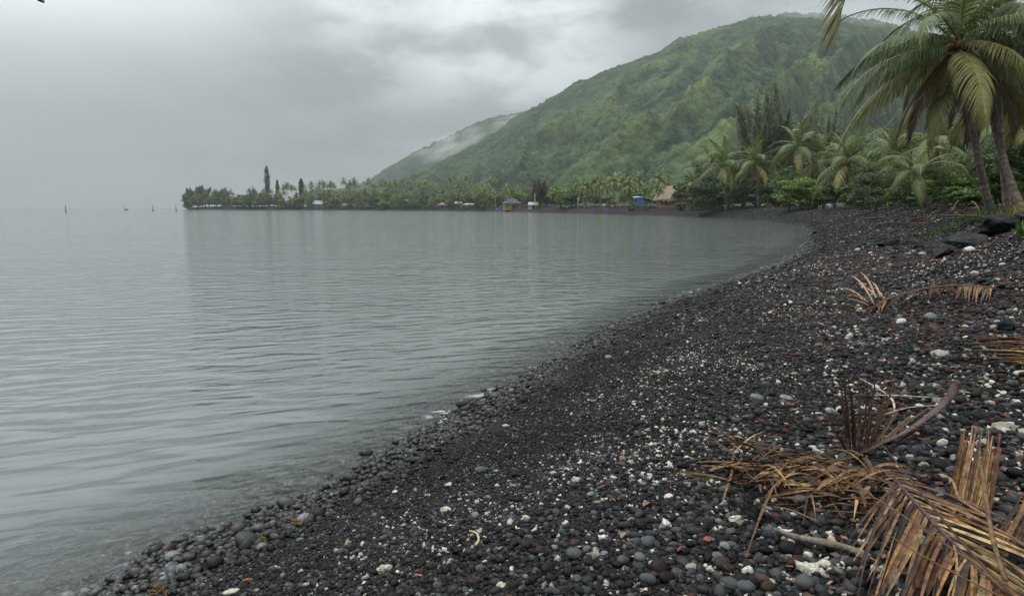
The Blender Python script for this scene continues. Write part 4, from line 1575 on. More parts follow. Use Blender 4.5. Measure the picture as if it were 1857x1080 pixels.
# ------------------------------------------------------------------ people
def skin_body(name, joints, edges, mat, parent, col, sub=1):
    bm = bmesh.new()
    lay = bm.verts.layers.skin.verify()
    vs = []
    for i, (p, r_) in enumerate(joints):
        v = bm.verts.new(p)
        v[lay].radius = (r_, r_)
        v[lay].use_root = i == 0
        vs.append(v)
    for a, b_ in edges:
        bm.edges.new((vs[a], vs[b_]))
    me = bpy.data.meshes.new('tmp')
    bm.to_mesh(me)
    bm.free()
    tmp = bpy.data.objects.new('tmp', me)
    C.objects.link(tmp)
    tmp.modifiers.new('s', 'SKIN').use_smooth_shade = True
    tmp.modifiers.new('u', 'SUBSURF').levels = sub
    dg = bpy.context.evaluated_depsgraph_get()
    out = bpy.data.meshes.new_from_object(tmp.evaluated_get(dg))
    bpy.data.objects.remove(tmp)
    bpy.data.meshes.remove(me)
    out.name = name
    a = out.attributes.new('col', 'FLOAT_COLOR', 'POINT')
    a.data.foreach_set('color', np.tile(np.array([*col, 1.0], dtype=np.float32), len(out.vertices)))
    out.materials.clear()
    return link(name, out, mat, parent)


def person(label, loc, rz, pose, shirt=None, shorts=None, skin=(0.25, 0.14, 0.09), hair=(0.02, 0.015, 0.012)):
    t = empty('person', loc, label, 'person', None, rz)
    if pose == 'bend':       # bent forward from the hips, arms reaching down; faces +y
        J = [((0, 0, .92), .13), ((0, .16, 1.10), .125), ((0, .36, 1.20), .13), ((0, .52, 1.20), .055), ((0, .62, 1.16), .095), ((0, .70, 1.12), .085),
             ((.19, .40, 1.17), .055), ((.22, .46, .90), .045), ((.17, .55, .66), .035), ((.16, .59, .56), .03),
             ((-.19, .40, 1.17), .055), ((-.22, .46, .90), .045), ((-.17, .55, .66), .035), ((-.16, .59, .56), .03),
             ((.10, 0, .86), .095), ((.11, .07, .48), .07), ((.11, -.02, .09), .042), ((.11, .14, .03), .035),
             ((-.10, 0, .86), .095), ((-.11, .07, .48), .07), ((-.11, -.02, .09), .042), ((-.11, .14, .03), .035)]
        sh = [0, 1, 2]
    elif pose == 'sit':      # sitting on the ground, knees up
        J = [((0, 0, .12), .13), ((0, -.03, .34), .125), ((0, .0, .55), .13), ((0, .02, .68), .055), ((0, .04, .80), .095), ((0, .05, .87), .085),
             ((.19, .02, .56), .055), ((.26, .16, .40), .045), ((.18, .34, .42), .035), ((.16, .40, .42), .03),
             ((-.19, .02, .56), .055), ((-.26, .16, .40), .045), ((-.18, .34, .42), .035), ((-.16, .40, .42), .03),
             ((.10, .06, .12), .09), ((.12, .42, .44), .07), ((.12, .62, .08), .042), ((.12, .76, .04), .035),
             ((-.10, .06, .12), .09), ((-.12, .42, .44), .07), ((-.12, .62, .08), .042), ((-.12, .76, .04), .035)]
        sh = [0, 1, 2]
    else:                    # standing
        J = [((0, 0, .92), .125), ((0, 0, 1.15), .12), ((0, 0, 1.40), .13), ((0, 0, 1.53), .055), ((0, .01, 1.64), .09), ((0, .01, 1.72), .085),
             ((.20, 0, 1.40), .055), ((.25, .02, 1.12), .045), ((.26, .08, .88), .035), ((.26, .10, .78), .03),
             ((-.20, 0, 1.40), .055), ((-.25, .02, 1.12), .045), ((-.26, .08, .88), .035), ((-.26, .10, .78), .03),
             ((.10, 0, .86), .095), ((.11, .03, .48), .07), ((.11, -.02, .09), .042), ((.11, .14, .03), .035),
             ((-.10, 0, .86), .095), ((-.11, .03, .48), .07), ((-.11, -.02, .09), .042), ((-.11, .14, .03), .035)]
        sh = [0, 1, 2]
    E = [(0, 1), (1, 2), (2, 3), (3, 4), (4, 5), (2, 6), (6, 7), (7, 8), (8, 9), (2, 10), (10, 11), (11, 12), (12, 13), (0, 14), (14, 15), (15, 16), (16, 17),
         (0, 18), (18, 19), (19, 20), (20, 21)]
    skin_body('body', J, E, M_skin, t, skin)
    hd = J[5][0]
    v = lump(ICO[2][0], 8, 0.05) * np.array([.095, .105, .085]) + np.array(hd) + np.array([0, -.02, .03])
    link('hair', np_mesh('hair', v, ICO[2][1], hair), M_cloth, t)
    if shirt:
        jj = [(J[i][0], J[i][1] + .035) for i in (0, 1, 2)] + [(J[6][0], .075), (J[7][0], .066), (J[10][0], .075), (J[11][0], .066)]
        skin_body('shirt', jj, [(0, 1), (1, 2), (2, 3), (3, 4), (2, 5), (5, 6)], M_cloth, t, shirt)
    if shorts:
        k1 = tuple(np.array(J[14][0]) * .35 + np.array(J[15][0]) * .65)
        k2 = tuple(np.array(J[18][0]) * .35 + np.array(J[19][0]) * .65)
        skin_body('shorts', [(J[0][0], .155), (J[14][0], .12), (k1, .10), (J[18][0], .12), (k2, .10)], [(0, 1), (1, 2), (0, 3), (3, 4)], M_cloth, t, shorts)
    return t


g = gp(1383, 380.5)
person('person in a pale lavender shirt and dark shorts bending over on the black beach', g, R(8), 'bend', (0.42, 0.36, 0.62), (0.015, 0.018, 0.04))
bk = gp(1388.5, 377)
m = MB()
m.tube([(0, 0, 0), (0, 0, 0.02), (0, 0, 0.3), (0, 0, 0.31)], [0.12, 0.13, 0.17, 0.165], 12, (0.5, 0.4, 0.06))
m.tube([(-0.165, 0, 0.3), (-0.1, 0, 0.42), (0.1, 0, 0.42), (0.165, 0, 0.3)], 0.012, 5, (0.4, 0.4, 0.4))
o = m.build('bucket', M_paint)
o.location = g + Vector((0.85, 0.35, 0.0))
tag(o, 'small yellow bucket beside the bending person', 'bucket')

for px, py, pose, lab, shc, so, rz in [
        (989, 379, 'bend', 'person with bare reddish back bending on the far beach right of the yellow house', None, (0.2, 0.05, 0.03), 1.2),
        (1087.5, 377, 'sit', 'person in pink sitting at the left of the small group on the far beach', (0.35, 0.12, 0.1), (0.02, 0.02, 0.03), -1.2),
        (1091, 378.5, 'sit', 'person in dark clothes sitting in the small group on the far beach', (0.02, 0.02, 0.03), (0.02, 0.02, 0.03), 1.8),
        (1096, 378.5, 'sit', 'person with bare skin sitting beside the blue sunshade on the far beach', None, (0.1, 0.05, 0.03), 1.4),
        (1029, 374.5, 'stand', 'person in white standing under the bright spreading tree', (0.6, 0.6, 0.6), (0.3, 0.3, 0.32), 0.3),
        (1060, 374.5, 'stand', 'person in a pale shirt standing under the palm row', (0.55, 0.55, 0.52), (0.04, 0.04, 0.05), 2.8)]:
    d = shoreY(px) + (9 if pose == 'stand' else 4.5)
    p = pt(px, HY, d)
    person(lab, (p.x, d, gz(p.x, d)), rz, pose, shc, so)
for px, lab in [(939.5, 'swimmer with only dark head and shoulders above water, left of the pair'), (945.5, 'swimmer with only brown head and shoulders above water, right of the pair')]:
    d = shoreY(px) - 26
    p = pt(px, HY, d)
    t = empty('person', (p.x, d, -1.28), lab, 'person')
    J = [((0, 0, .92), .125), ((0, 0, 1.15), .12), ((0, 0, 1.40), .13), ((0, 0, 1.53), .055), ((0, .01, 1.64), .10), ((0, .01, 1.72), .09),
         ((.2, 0, 1.4), .055), ((.32, .2, 1.2), .045), ((-.2, 0, 1.4), .055), ((-.32, .2, 1.2), .045)]
    skin_body('body', J, [(0, 1), (1, 2), (2, 3), (3, 4), (4, 5), (2, 6), (6, 7), (2, 8), (8, 9)], M_skin, t, (0.18, 0.09, 0.06))
    v = lump(ICO[2][0], 8, 0.05) * .11 + np.array([0, -.02, 1.74])
    link('hair', np_mesh('hair', v, ICO[2][1], (0.02, 0.015, 0.012)), M_cloth, t)
d = shoreY(1100) + 4.5
p = pt(1100, HY, d)
t = empty('sunshade', (p.x, d, gz(p.x, d)), 'small bright blue sunshade by the sitting group on the far beach', 'sunshade')
m = MB()
m.tube([(0, 0, -0.1), (0, 0, 1.2)], 0.02, 6, (0.5, 0.5, 0.5))
m.build('pole', M_paint, t)
m = MB()
m.tube([(0, 0, 0.75), (0, 0, 0.95), (0, 0, 1.15), (0, 0, 1.25)], [0.62, 0.55, 0.3, 0.03], 10, (0.05, 0.13, 0.6))
m.build('canopy', M_cloth, t)
d = shoreY(901) + 5
p = pt(901, HY, d)
m = MB()
m.tube([(0, 0, -0.05), (0, 0, 0), (0, 0, 0.4), (0, 0, 0.45), (0, 0, 0.5), (0, 0, 1.2), (0, 0, 1.25)], [0.5, 0.56, 0.58, 0.6, 0.58, 0.56, 0.5], 12, (0.09, 0.16, 0.6))
o = m.build('barrel', M_paint)
o.location = (p.x, d, gz(p.x, d))
tag(o, 'blue barrel standing on the far beach left of the yellow house', 'barrel')
b, d = fbase(1110.5, 10)
m = MB()
m.add(lump(ICO[2][0], 4, 0.05) * np.array([0.42, 0.42, 0.46]), [tuple(q) for q in ICO[2][1]], (0.6, 0.12, 0.02))
m.tube([(0, 0, -1.3), (0, 0, -0.4)], 0.05, 6, (0.2, 0.1, 0.05))
o = m.build('buoy_float', M_paint)
o.location = b + Vector((0, 0, 1.35))
tag(o, 'round orange float on a stick before the dark trunked palm', 'float')

# ------------------------------------------------------------------ white plastic furniture
WHITE = (0.60, 0.60, 0.56)


def chair(label, loc, rz):
    t = empty('plastic_chair', loc, label, 'chair', 'white plastic chairs under the trees', rz)
    m = MB()
    m.box((0, 0, .43), (.46, .44, .03), WHITE)
    m.build('seat', M_paint, t, False)
    m = MB()
    v = []
    for i in range(5):
        for j in range(5):
            x, z = -.24 + .12 * j, .45 + .11 * i - (0.02 if j in (0, 4) and i == 4 else 0)
            v.append((x, .22 + .05 * i - .05 * (1 - (x / .24) ** 2) * -1, z))
    n0 = len(v)
    v += [(x, y + .02, z) for x, y, z in v]
    f = [(i * 5 + j, i * 5 + j + 1, i * 5 + j + 6, i * 5 + j + 5) for i in range(4) for j in range(4)]
    f += [tuple(q + n0 for q in fc[::-1]) for fc in f]
    m.add(v, f, WHITE)
    m.build('backrest', M_paint, t)
    for x in (-.24, .24):
        for y in (-.2, .22):
            m = MB()
            m.tube([(x * 1.12, y * 1.15, 0), (x, y, .43)], [.03, .035], 6, WHITE)
            m.build('leg', M_paint, t)
        m = MB()
        m.tube([(x, -.2, .43), (x * 1.05, -.2, .64), (x * 1.05, .1, .66), (x, .36, .68)], .024, 6, WHITE)
        m.build('armrest', M_paint, t)
    return t


def table(label, loc, rz, col=WHITE):
    t = empty('plastic_table', loc, label, 'table', 'plastic tables under the trees', rz)
    m = MB()
    m.box((0, 0, .71), (1.3, .8, .035), col)
    m.build('tabletop', M_paint, t, False)
    for x in (-.55, .55):
        for y in (-.32, .32):
            m = MB()
            m.tube([(x * 1.08, y * 1.08, 0), (x, y, .70)], [.035, .04], 6, col)
            m.build('leg', M_paint, t)
    return t


tb = gp(1492, 380.5)
for k, (fn, lab, px, dy, rz) in enumerate([
        (table, 'white plastic table at the left end of the furniture row', 1493, 0, 0.1), (chair, 'white plastic chair right of the left white table', 1501, 0.2, 2.6),
        (table, 'greenish white plastic table in the middle of the furniture row', 1512, 0.5, -0.1), (chair, 'white plastic chair before the middle table, leaning on its edge', 1506, -0.4, 0.3),
        (chair, 'white plastic chair right of the middle table', 1521, 0.3, 2.3), (chair, 'white plastic chair second from the right of the furniture row', 1526, 0.1, 3.3),
        (chair, 'white plastic chair at the right end of the furniture row', 1531, 0.4, 4.2)]):
    q = pt(px, HY, tb.y + dy)
    loc = Vector((q.x, tb.y + dy, gz(q.x, tb.y + dy)))
    fn(lab, loc, rz) if not lab.startswith('greenish') else fn(lab, loc, rz, (0.40, 0.55, 0.50))
q = gp(1505, 374)
m = MB()
m.tube([(0, 0, -0.02), (0, 0, 0.0), (0, 0, 0.9), (0, 0, 0.95)], [0.2, 0.22, 0.24, 0.2], 12, (0.008, 0.02, 0.07))
o = m.build('barrel', M_paint)
pq = pt(1505, HY, tb.y + 5)
o.location = (pq.x, tb.y + 5, gz(pq.x, tb.y + 5))
tag(o, 'dark blue barrel in the shade behind the white furniture', 'barrel')
for px, lab in [(1317, 'left white bin at the foot of the grove front palm'), (1327, 'right white bin at the foot of the grove front palm')]:
    d = 171
    p = pt(px, HY, d)
    m = MB()
    m.tube([(0, 0, -0.05), (0, 0, 0), (0, 0, 0.9), (0, 0, 1.0), (0, 0, 1.02)], [0.4, 0.42, 0.5, 0.52, 0.4], 10, (0.45, 0.46, 0.45))
    o = m.build('bin', M_paint)
    o.location = (p.x, d, gz(p.x, d))
    tag(o, lab, 'bin', 'white bins under the grove')


# ------------------------------------------------------------------ channel markers, bird
def marker(label, px, top, d, col, arm=False, ball=True):
    p = pt(px, HY, d)
    t = empty('channel_marker', (p.x, d, 0), label, 'channel marker', 'channel markers out on the lagoon')
    h = pt(px, top, d).z
    m = MB()
    m.tube([(0, 0, -1.5), (0, 0, -0.2), (0, 0, h * 0.14), (0, 0, h * 0.2)], [h * .10, h * .11, h * .09, h * .05], 10, (0.04, 0.04, 0.045))
    m.build('base', M_paint, t)
    m = MB()
    m.tube([(0, 0, h * 0.18), (0, 0, h * 0.86)], [h * .042, h * .032], 8, col)
    m.build('post', M_paint, t)
    if ball:
        m = MB()
        m.tube([(0, 0, h * .84), (0, 0, h * .86), (0, 0, h * .98), (0, 0, h)], [h * .03, h * .075, h * .075, h * .02], 8, col)
        m.build('top_mark', M_paint, t)
    return t


marker('dark channel marker with a drum topmark, leftmost of the clear ones', 119, 372.5, 340, (0.05, 0.05, 0.055))
marker('greenish channel marker on a low base, second from the left', 226, 373.5, 620, (0.05, 0.10, 0.08))
marker('slim tall channel marker between the greenish and the red one', 277, 369.5, 560, (0.07, 0.07, 0.07), ball=False)
marker('red channel marker nearest to the tip of the headland', 319, 371.5, 480, (0.25, 0.03, 0.03))
marker('very faint channel marker furthest left in the haze', 54, 373.5, 1300, (0.08, 0.08, 0.08))
marker('very faint thin marker between the slim one and the red one', 299, 374, 1200, (0.08, 0.08, 0.08), ball=False)
p = pt(230, HY, 640)
m = MB()
v = [(-2, -.5, .35), (-2, .5, .35), (1.2, .6, .4), (1.2, -.6, .4), (2.3, 0, .6), (-1.8, -.3, -.1), (-1.8, .3, -.1), (1.2, .3, -.1), (1.2, -.3, -.1)]
m.add(v, [(0, 3, 2, 1), (3, 4, 2), (0, 5, 8, 3), (1, 2, 7, 6), (5, 6, 7, 8), (0, 1, 6, 5), (3, 8, 4), (2, 4, 7), (4, 8, 7)], (0.05, 0.11, 0.09))
m.box((-.3, 0, 1.0), (1.3, .9, 1.2), (0.06, 0.12, 0.1))
o = m.build('small_boat', M_paint, None, False)
o.location = (p.x, 640, 0)
tag(o, 'tiny dark green boat beside the greenish channel marker', 'boat')

bp_ = pt(68, 0, 30)
t = empty('seabird', bp_, 'dark seabird gliding at the top left corner of the sky', 'bird', None, 0.5)
m = MB()
m.tube([(-.22, 0, 0), (-.16, 0, .01), (0, 0, .02), (.14, 0, .02), (.2, 0, .02), (.27, 0, .0)], [.015, .035, .055, .045, .035, .008], 8, (0.04, 0.035, 0.045))
m.build('body', M_cloth, t)
for s in (-1, 1):
    m = MB()
    v = [(.1, 0, .03), (-.07, 0, .03), (.13, s * .25, .12), (-.05, s * .25, .11), (-.02, s * .58, .02), (-.08, s * .60, .02)]
    n0 = len(v)
    v += [(x, y, z - .012) for x, y, z in v]
    f = [(0, 1, 3, 2), (2, 3, 5, 4)]
    f += [tuple(q + n0 for q in fc[::-1]) for fc in f] + [(0, 2, 8, 6), (2, 4, 10, 8), (1, 7, 9, 3), (3, 9, 11, 5), (4, 5, 11, 10)]
    m.add(v, f, (0.05, 0.04, 0.055))
    m.build('wing', M_cloth, t)
t.rotation_euler = (R(25), R(15), R(70))


# ------------------------------------------------------------------ dry palm debris on the beach
TAN, TAN2, BRN, DRK, PUR = (0.180, 0.092, 0.034), (0.25, 0.155, 0.072), (0.092, 0.043, 0.017), (0.035, 0.018, 0.010), (0.060, 0.040, 0.042)
rd = random.Random(4)


def jit(c, a=0.3):
    k = rd.uniform(1 - a, 1 + a)
    return tuple(q * k * rd.uniform(0.92, 1.08) for q in c)


def path(P, n):
    """points on a Catmull-Rom path through P"""
    return [Vector(p) for p in catmull([tuple(p) for p in P], n)]


def along(P, q):
    x = q * (len(P) - 1)
    i = min(int(x), len(P) - 2)
    return P[i].lerp(P[i + 1], x - i)


def frond_thing(label, group='dry palm fronds washed up on the pebbles'):
    return empty('dry_palm_frond', (0, 0, 0), label, 'palm frond', group)


# A: the big folded frond at the lower right
t = frond_thing('big folded tan palm frond with a dark purple midrib, nearest at the lower right')
P = path([gp(1622, 868, .20), gp(1680, 933, .18), gp(1740, 997, .16), gp(1800, 1056, .13), gp(1872, 1118, .10)], 6)
m = MB()
m.tube(P, [0.0105 - 0.004 * i / len(P) for i in range(len(P))], 7, PUR)
m.build('midrib', M_dry, t)
m = MB()
for i in range(62):
    q = i / 61
    a = along(P, 0.015 + q * 0.95)
    ppx, ppy = 1622 + 250 * q, 868 + 250 * q
    dx, dy = np.interp(q, [0, .25, .5, .8, 1], [-88, -72, -52, -34, -16]), np.interp(q, [0, .25, .5, 1], [205, 190, 190, 180])
    e = gp(ppx + dx + rd.gauss(0, 15), ppy + dy * rd.uniform(.45, 1.08), rd.uniform(.02, .07))
    m.blade(a, e, rd.uniform(.010, .022), rd.uniform(-.01, .10), 7, jit(rd.choice((TAN, TAN, BRN, BRN, TAN2, DRK)), .45), fold=rd.uniform(.3, 1.1), twist=rd.uniform(-.5, .5) if rd.random() < .7 else rd.uniform(-2.5, 2.5), tip=rd.uniform(.06, .25), bend=(rd.uniform(-.6, .6), rd.uniform(-.3, .3), 1))
for i in range(46):
    q = i / 45
    a = along(P, 0.01 + q * 0.9)
    ppx, ppy = 1622 + 250 * q, 868 + 250 * q
    L_ = np.interp(q, [0, .2, .5, 1], [265, 240, 190, 140])
    an = R(np.interp(q, [0, .3, 1], [21, 27, 40]) + rd.gauss(0, 4))
    L_ *= rd.uniform(.6, 1.05)
    e = gp(ppx + L_ * math.cos(an), ppy + L_ * math.sin(an) * 1.0, rd.uniform(.05, .13))
    m.blade(a, e, rd.uniform(.012, .026), rd.uniform(-.02, .05), 6, jit(rd.choice((TAN, TAN2, TAN, BRN)), .35), fold=rd.uniform(.2, .6), twist=rd.uniform(-.3, .3))
m.build('leaf_blade', M_dry, t)

# B: the upright fan on its thick flattened stalk
t = frond_thing('broken palm frond with dark stiff leaflets standing upright and a curved purple stalk')
B0 = gp(1536, 826, .05)
P = path([B0, gp(1568, 818, .06), gp(1600, 803, .07), gp(1650, 778, .07), gp(1700, 742, .11), gp(1724, 716, .20), gp(1738, 690, .30)], 5)
m = MB()
m.tube(P, [np.interp(i / len(P), [0, .3, .55, .8, 1], [.007, .012, .022, .036, .030]) for i in range(len(P))], 9, (0.095, 0.060, 0.056), flat=0.42)
m.build('stalk', M_wood, t)
m = MB()
for sx, tx, ty in [(1541, 1524, 668), (1543, 1528, 690), (1546, 1531, 664), (1549, 1536, 676), (1553, 1542, 702), (1557, 1556, 660), (1562, 1572, 668), (1566, 1577, 720), (1570, 1590, 672),
                   (1576, 1585, 742), (1580, 1612, 702), (1586, 1624, 684), (1592, 1640, 726), (1538, 1500, 724), (1536, 1492, 752), (1538, 1508, 768), (1551, 1546, 735), (1560, 1562, 740),
                   (1598, 1660, 745), (1606, 1690, 735), (1573, 1600, 758), (1546, 1515, 705)]:
    q = (sx - 1536) / 202
    a = along(P, min(max(q * .95, 0), .55))
    tip = pt(tx, ty, a.y + .06)
    m.blade(a, tip, rd.uniform(.014, .022), rd.uniform(-.03, .03), 6, jit(BRN if rd.random() < .7 else DRK), fold=.9, bend=(1, 0, 0), tip=.15)
m.build('leaf_blade', M_dry, t)

# C: tangle of curled leaflets to the left of it
t = frond_thing('tangled heap of curled brown palm leaflets left of the upright fan')
P = path([gp(1262, 790, .04), gp(1340, 806, .05), gp(1420, 822, .07), gp(1500, 838, .10), gp(1580, 862, .12), gp(1640, 885, .12)], 5)
m = MB()
m.tube(P, [.003 + .006 * i / len(P) for i in range(len(P))], 6, jit(BRN))
m.build('midrib', M_dry, t)
m = MB()
for i in range(170):
    q = rd.random() ** .7
    cx, cy = 1300 + 300 * q + rd.uniform(-25, 25), 830 + 55 * q + rd.uniform(-22, 40)
    an = rd.gauss(0.12, 0.35) + (PI if rd.random() < .5 else 0)
    if rd.random() < .22:
        an = rd.uniform(.9, 2.2)
    ln = rd.uniform(45, 150) * (1 if abs(math.sin(an)) < .6 else .6)
    a = gp(cx, cy, rd.uniform(.02, .13))
    e = gp(cx + ln * math.cos(an), cy + ln * .55 * math.sin(an), rd.uniform(.005, .08))
    m.blade(a, e, rd.uniform(.008, .024), rd.uniform(-.04, .26), 8, jit(rd.choice((TAN, TAN, BRN, BRN, TAN2, DRK))), fold=rd.uniform(.1, 1.0), twist=rd.uniform(-2.2, 2.2), tip=.15)
for (x1, y1, x2, y2, c) in [(1245, 777, 1505, 842, BRN), (1262, 838, 1372, 846, TAN), (1270, 844, 1420, 856, TAN), (1290, 852, 1380, 840, TAN2), (1412, 868, 1352, 1012, BRN),
                            (1470, 858, 1456, 950, DRK), (1332, 806, 1325, 860, BRN), (1312, 905, 1330, 850, TAN), (1480, 842, 1600, 900, TAN), (1486, 848, 1590, 930, BRN),
                            (1300, 830, 1220, 845, DRK), (1500, 916, 1612, 918, TAN), (1500, 926, 1600, 934, BRN), (1520, 906, 1620, 908, TAN2), (1400, 918, 1480, 945, TAN)]:
    m.blade(gp(x1, y1, .05), gp(x2, y2, .04), .014, rd.uniform(.0, .06), 7, jit(c, .2), fold=.7, tip=.2)
m.build('leaf_blade', M_dry, t)

# E: stiff fan at the right, F: dark fan at the corner
t = frond_thing('stiff fan of straight brown leaflets standing behind the big folded frond')
P = path([gp(1722, 898, .05), gp(1755, 915, .06), gp(1795, 932, .05)], 6)
m = MB()
m.tube(P, .008, 6, DRK)
m.build('midrib', M_dry, t)
m = MB()
for i in range(30):
    q = i / 29
    a = along(P, q)
    tip = pt(1742 + 75 * q + rd.uniform(-8, 8), 786 + rd.uniform(-12, 34), a.y + .16)
    m.blade(a, tip, rd.uniform(.010, .019), rd.uniform(-.02, .03), 5, jit(rd.choice((TAN, BRN, TAN2, BRN))), fold=.8, bend=(1, 0, 0), tip=.25)
m.build('leaf_blade', M_dry, t)
t = frond_thing('dark fan of thin leaflets cut by the lower right picture edge')
P = path([gp(1800, 985, .04), gp(1835, 1000, .05), gp(1885, 1015, .05)], 5)
m = MB()
m.tube(P, .008, 6, DRK)
m.build('midrib', M_dry, t)
m = MB()
for i in range(16):
    q = i / 15
    a = along(P, q)
    tip = pt(1850 + 60 * q + rd.uniform(-6, 6), 885 + rd.uniform(-15, 25), a.y + .12)
    m.blade(a, tip, rd.uniform(.009, .016), 0.02, 5, jit(rd.choice((BRN, DRK, TAN))), fold=.8, bend=(1, 0, 0), tip=.25)
m.build('leaf_blade', M_dry, t)

# D: loose long strips lying across the heap
for lab, pts_, w_, c in [('long thin brown leaf strip lying across the folded frond, upper of the parallel pair', [(1478, 838, .14), (1600, 910, .25), (1720, 990, .24), (1862, 1082, .2)], .012, BRN),
                         ('long thin brown leaf strip lying across the folded frond, lower of the parallel pair', [(1602, 964, .2), (1700, 1022, .22), (1850, 1098, .2)], .010, BRN),
                         ('dark brown stalk running down over the folded frond from its top', [(1598, 802, .2), (1680, 905, .3), (1760, 1000, .3), (1850, 1092, .24)], .013, DRK),
                         ('curved brown leaf stalk, thick at its lower end, near the picture edge', [(1776, 826, .30), (1788, 900, .28), (1800, 975, .25), (1824, 1052, .2)], .018, (0.11, 0.062, 0.026)),
                         ('twisted pale brown leaf strip curling over the stiff fan', [(1708, 858, .10), (1728, 872, .15), (1742, 905, .14), (1790, 935, .08)], .016, TAN2),
                         ('thin brown strip sticking out of the pebbles at the right edge of the fans', [(1790, 905, .03), (1825, 915, .07), (1860, 935, .04)], .010, TAN)]:
    P = path([gp(*p) for p in pts_], 5)
    m = MB()
    m.tube(P, [w_ * .5 * np.interp(i / len(P), [0, .2, .8, 1], [.45, .9, 1, 1.1]) for i in range(len(P))], 6, c, flat=.5)
    o = m.build('leaf_strip', M_dry)
    tag(o, lab, 'leaf strip', 'loose leaf strips on the frond heap')
for lab, pts_, c in [('pale bleached leaf ribbon lying above the upright fan, leftmost', [(1556, 684, .02), (1590, 702, .04), (1618, 724, .03), (1622, 748, .01)], (0.34, 0.29, 0.20)),
                     ('pale bleached leaf ribbon lying straight towards the purple stalk', [(1578, 716, .03), (1640, 717, .05), (1710, 722, .04)], (0.36, 0.30, 0.20)),
                     ('pale brown leaf ribbon curving below the straight bleached one', [(1600, 752, .02), (1650, 738, .04), (1712, 734, .05)], (0.22, 0.16, 0.11)),
                     ('thin pale strip poking right from the tip of the purple stalk', [(1735, 705, .06), (1760, 712, .03), (1792, 717, .01)], (0.30, 0.22, 0.13))]:
    P = path([gp(*p) for p in pts_], 5)
    m = MB()
    m.tube(P, [.011 * np.interp(i / len(P), [0, .3, .7, 1], [.4, 1, .9, .3]) for i in range(len(P))], 6, c, flat=.25)
    tag(m.build('leaf_ribbon', M_dry), lab, 'leaf ribbon', 'bleached ribbons above the upright fan')

# G driftwood, H black twig clump
P = path([gp(1402, 958, .03), gp(1450, 975, .045), gp(1505, 985, .05), gp(1550, 998, .045), gp(1578, 1012, .03)], 5)
t = empty('driftwood_stick', (0, 0, 0), 'grey weathered driftwood stick with a broken orange end among the pebbles', 'driftwood')
m = MB()
m.tube(P, [np.interp(i / len(P), [0, .4, .6, .9, 1], [.010, .017, .015, .021, .018]) * rd.uniform(.92, 1.1) for i in range(len(P))], 9, (0.15, 0.125, 0.10))
m.build('shaft', M_wood, t)
m = MB()
for i in range(9):
    a = P[-2] + Vector((rd.uniform(-.012, .012), rd.uniform(-.012, .012), rd.uniform(-.01, .012)))
    m.tube([a, a + (P[-1] - P[-3]).normalized() * rd.uniform(.02, .05)], [.006, .002], 5, jit((0.34, 0.19, 0.08)))
m.build('broken_end', M_dry, t)
m = MB()
for i in range(46):
    a = gp(1392 + rd.uniform(-6, 6), 945 + rd.uniform(-10, 10), .02)
    e = gp(1345 + rd.uniform(-30, 30), 922 + rd.uniform(-24, 24), rd.uniform(.01, .10))
    k = a.lerp(e, .5) + Vector((0, 0, rd.uniform(0, .04)))
    m.tube([a, k, e], [.004, .003, .0012], 4, (0.008, 0.007, 0.007), caps=False)
tag(m.build('twig_clump', M_wood), 'black clump of thin root twigs beside the driftwood stick', 'twigs')

# I: frond at the right picture edge
t = frond_thing('straight tan palm leaflets pointing left from the right picture edge')
P = path([gp(1868, 612, .05), gp(1885, 640, .06), gp(1900, 668, .05)], 4)
m = MB()
m.tube(P, .012, 6, BRN)
m.build('midrib', M_dry, t)
m = MB()
for i in range(24):
    q = i / 23
    a = along(P, q)
    m.blade(a, gp(1738 + rd.uniform(0, 60) + 30 * q, 612 + 50 * q + rd.uniform(-6, 4), rd.uniform(.02, .12)), rd.uniform(.018, .030), rd.uniform(0, .05), 5, jit(rd.choice((TAN, TAN2, BRN))), fold=.7, tip=.2)
m.build('leaf_blade', M_dry, t)

# J: frond lying in the middle of the beach
t = frond_thing('brown palm frond lying across the middle of the beach, leaflets spread at its left end')
P = path([gp(1574, 563, .05), gp(1616, 540, .13), gp(1676, 524, .16), gp(1735, 518, .14), gp(1800, 522, .06)], 6)
m = MB()
m.tube(P, [np.interp(i / len(P), [0, 1], [.010, .022]) for i in range(len(P))], 7, BRN)
m.build('midrib', M_dry, t)
m = MB()
for x1, y1, x2, y2, h_ in [(1582, 546, 1537, 499, .32), (1588, 540, 1557, 493, .35), (1565, 540, 1507, 523, .10), (1574, 548, 1527, 533, .08), (1560, 560, 1530, 556, .04), (1590, 538, 1566, 520, .2),
                           (1596, 538, 1578, 512, .18), (1600, 538, 1590, 525, .15), (1578, 556, 1540, 545, .06), (1570, 552, 1524, 540, .09), (1585, 552, 1548, 512, .22)]:
    m.blade(gp(x1, y1, .06), gp(x2, y2, h_), .034, .04, 6, jit(rd.choice((TAN, TAN2))), fold=.6, tip=.15)
for i in range(46):
    q = i / 45
    a = along(P, q)
    if q < .5:
        e = gp(1560 + 120 * q + rd.uniform(-20, 20), 566 - 20 * q + rd.uniform(-5, 5), .03)
    else:
        e = gp(1574 + 226 * q + rd.uniform(-22, 8), 545 + rd.uniform(-12, 4), .02)
    m.blade(a, e, rd.uniform(.024, .04), rd.uniform(.02, .10), 6, jit(rd.choice((BRN, TAN, BRN, DRK))), fold=.6, tip=.2, twist=rd.uniform(-1, 1))
m.build('leaf_blade', M_dry, t)


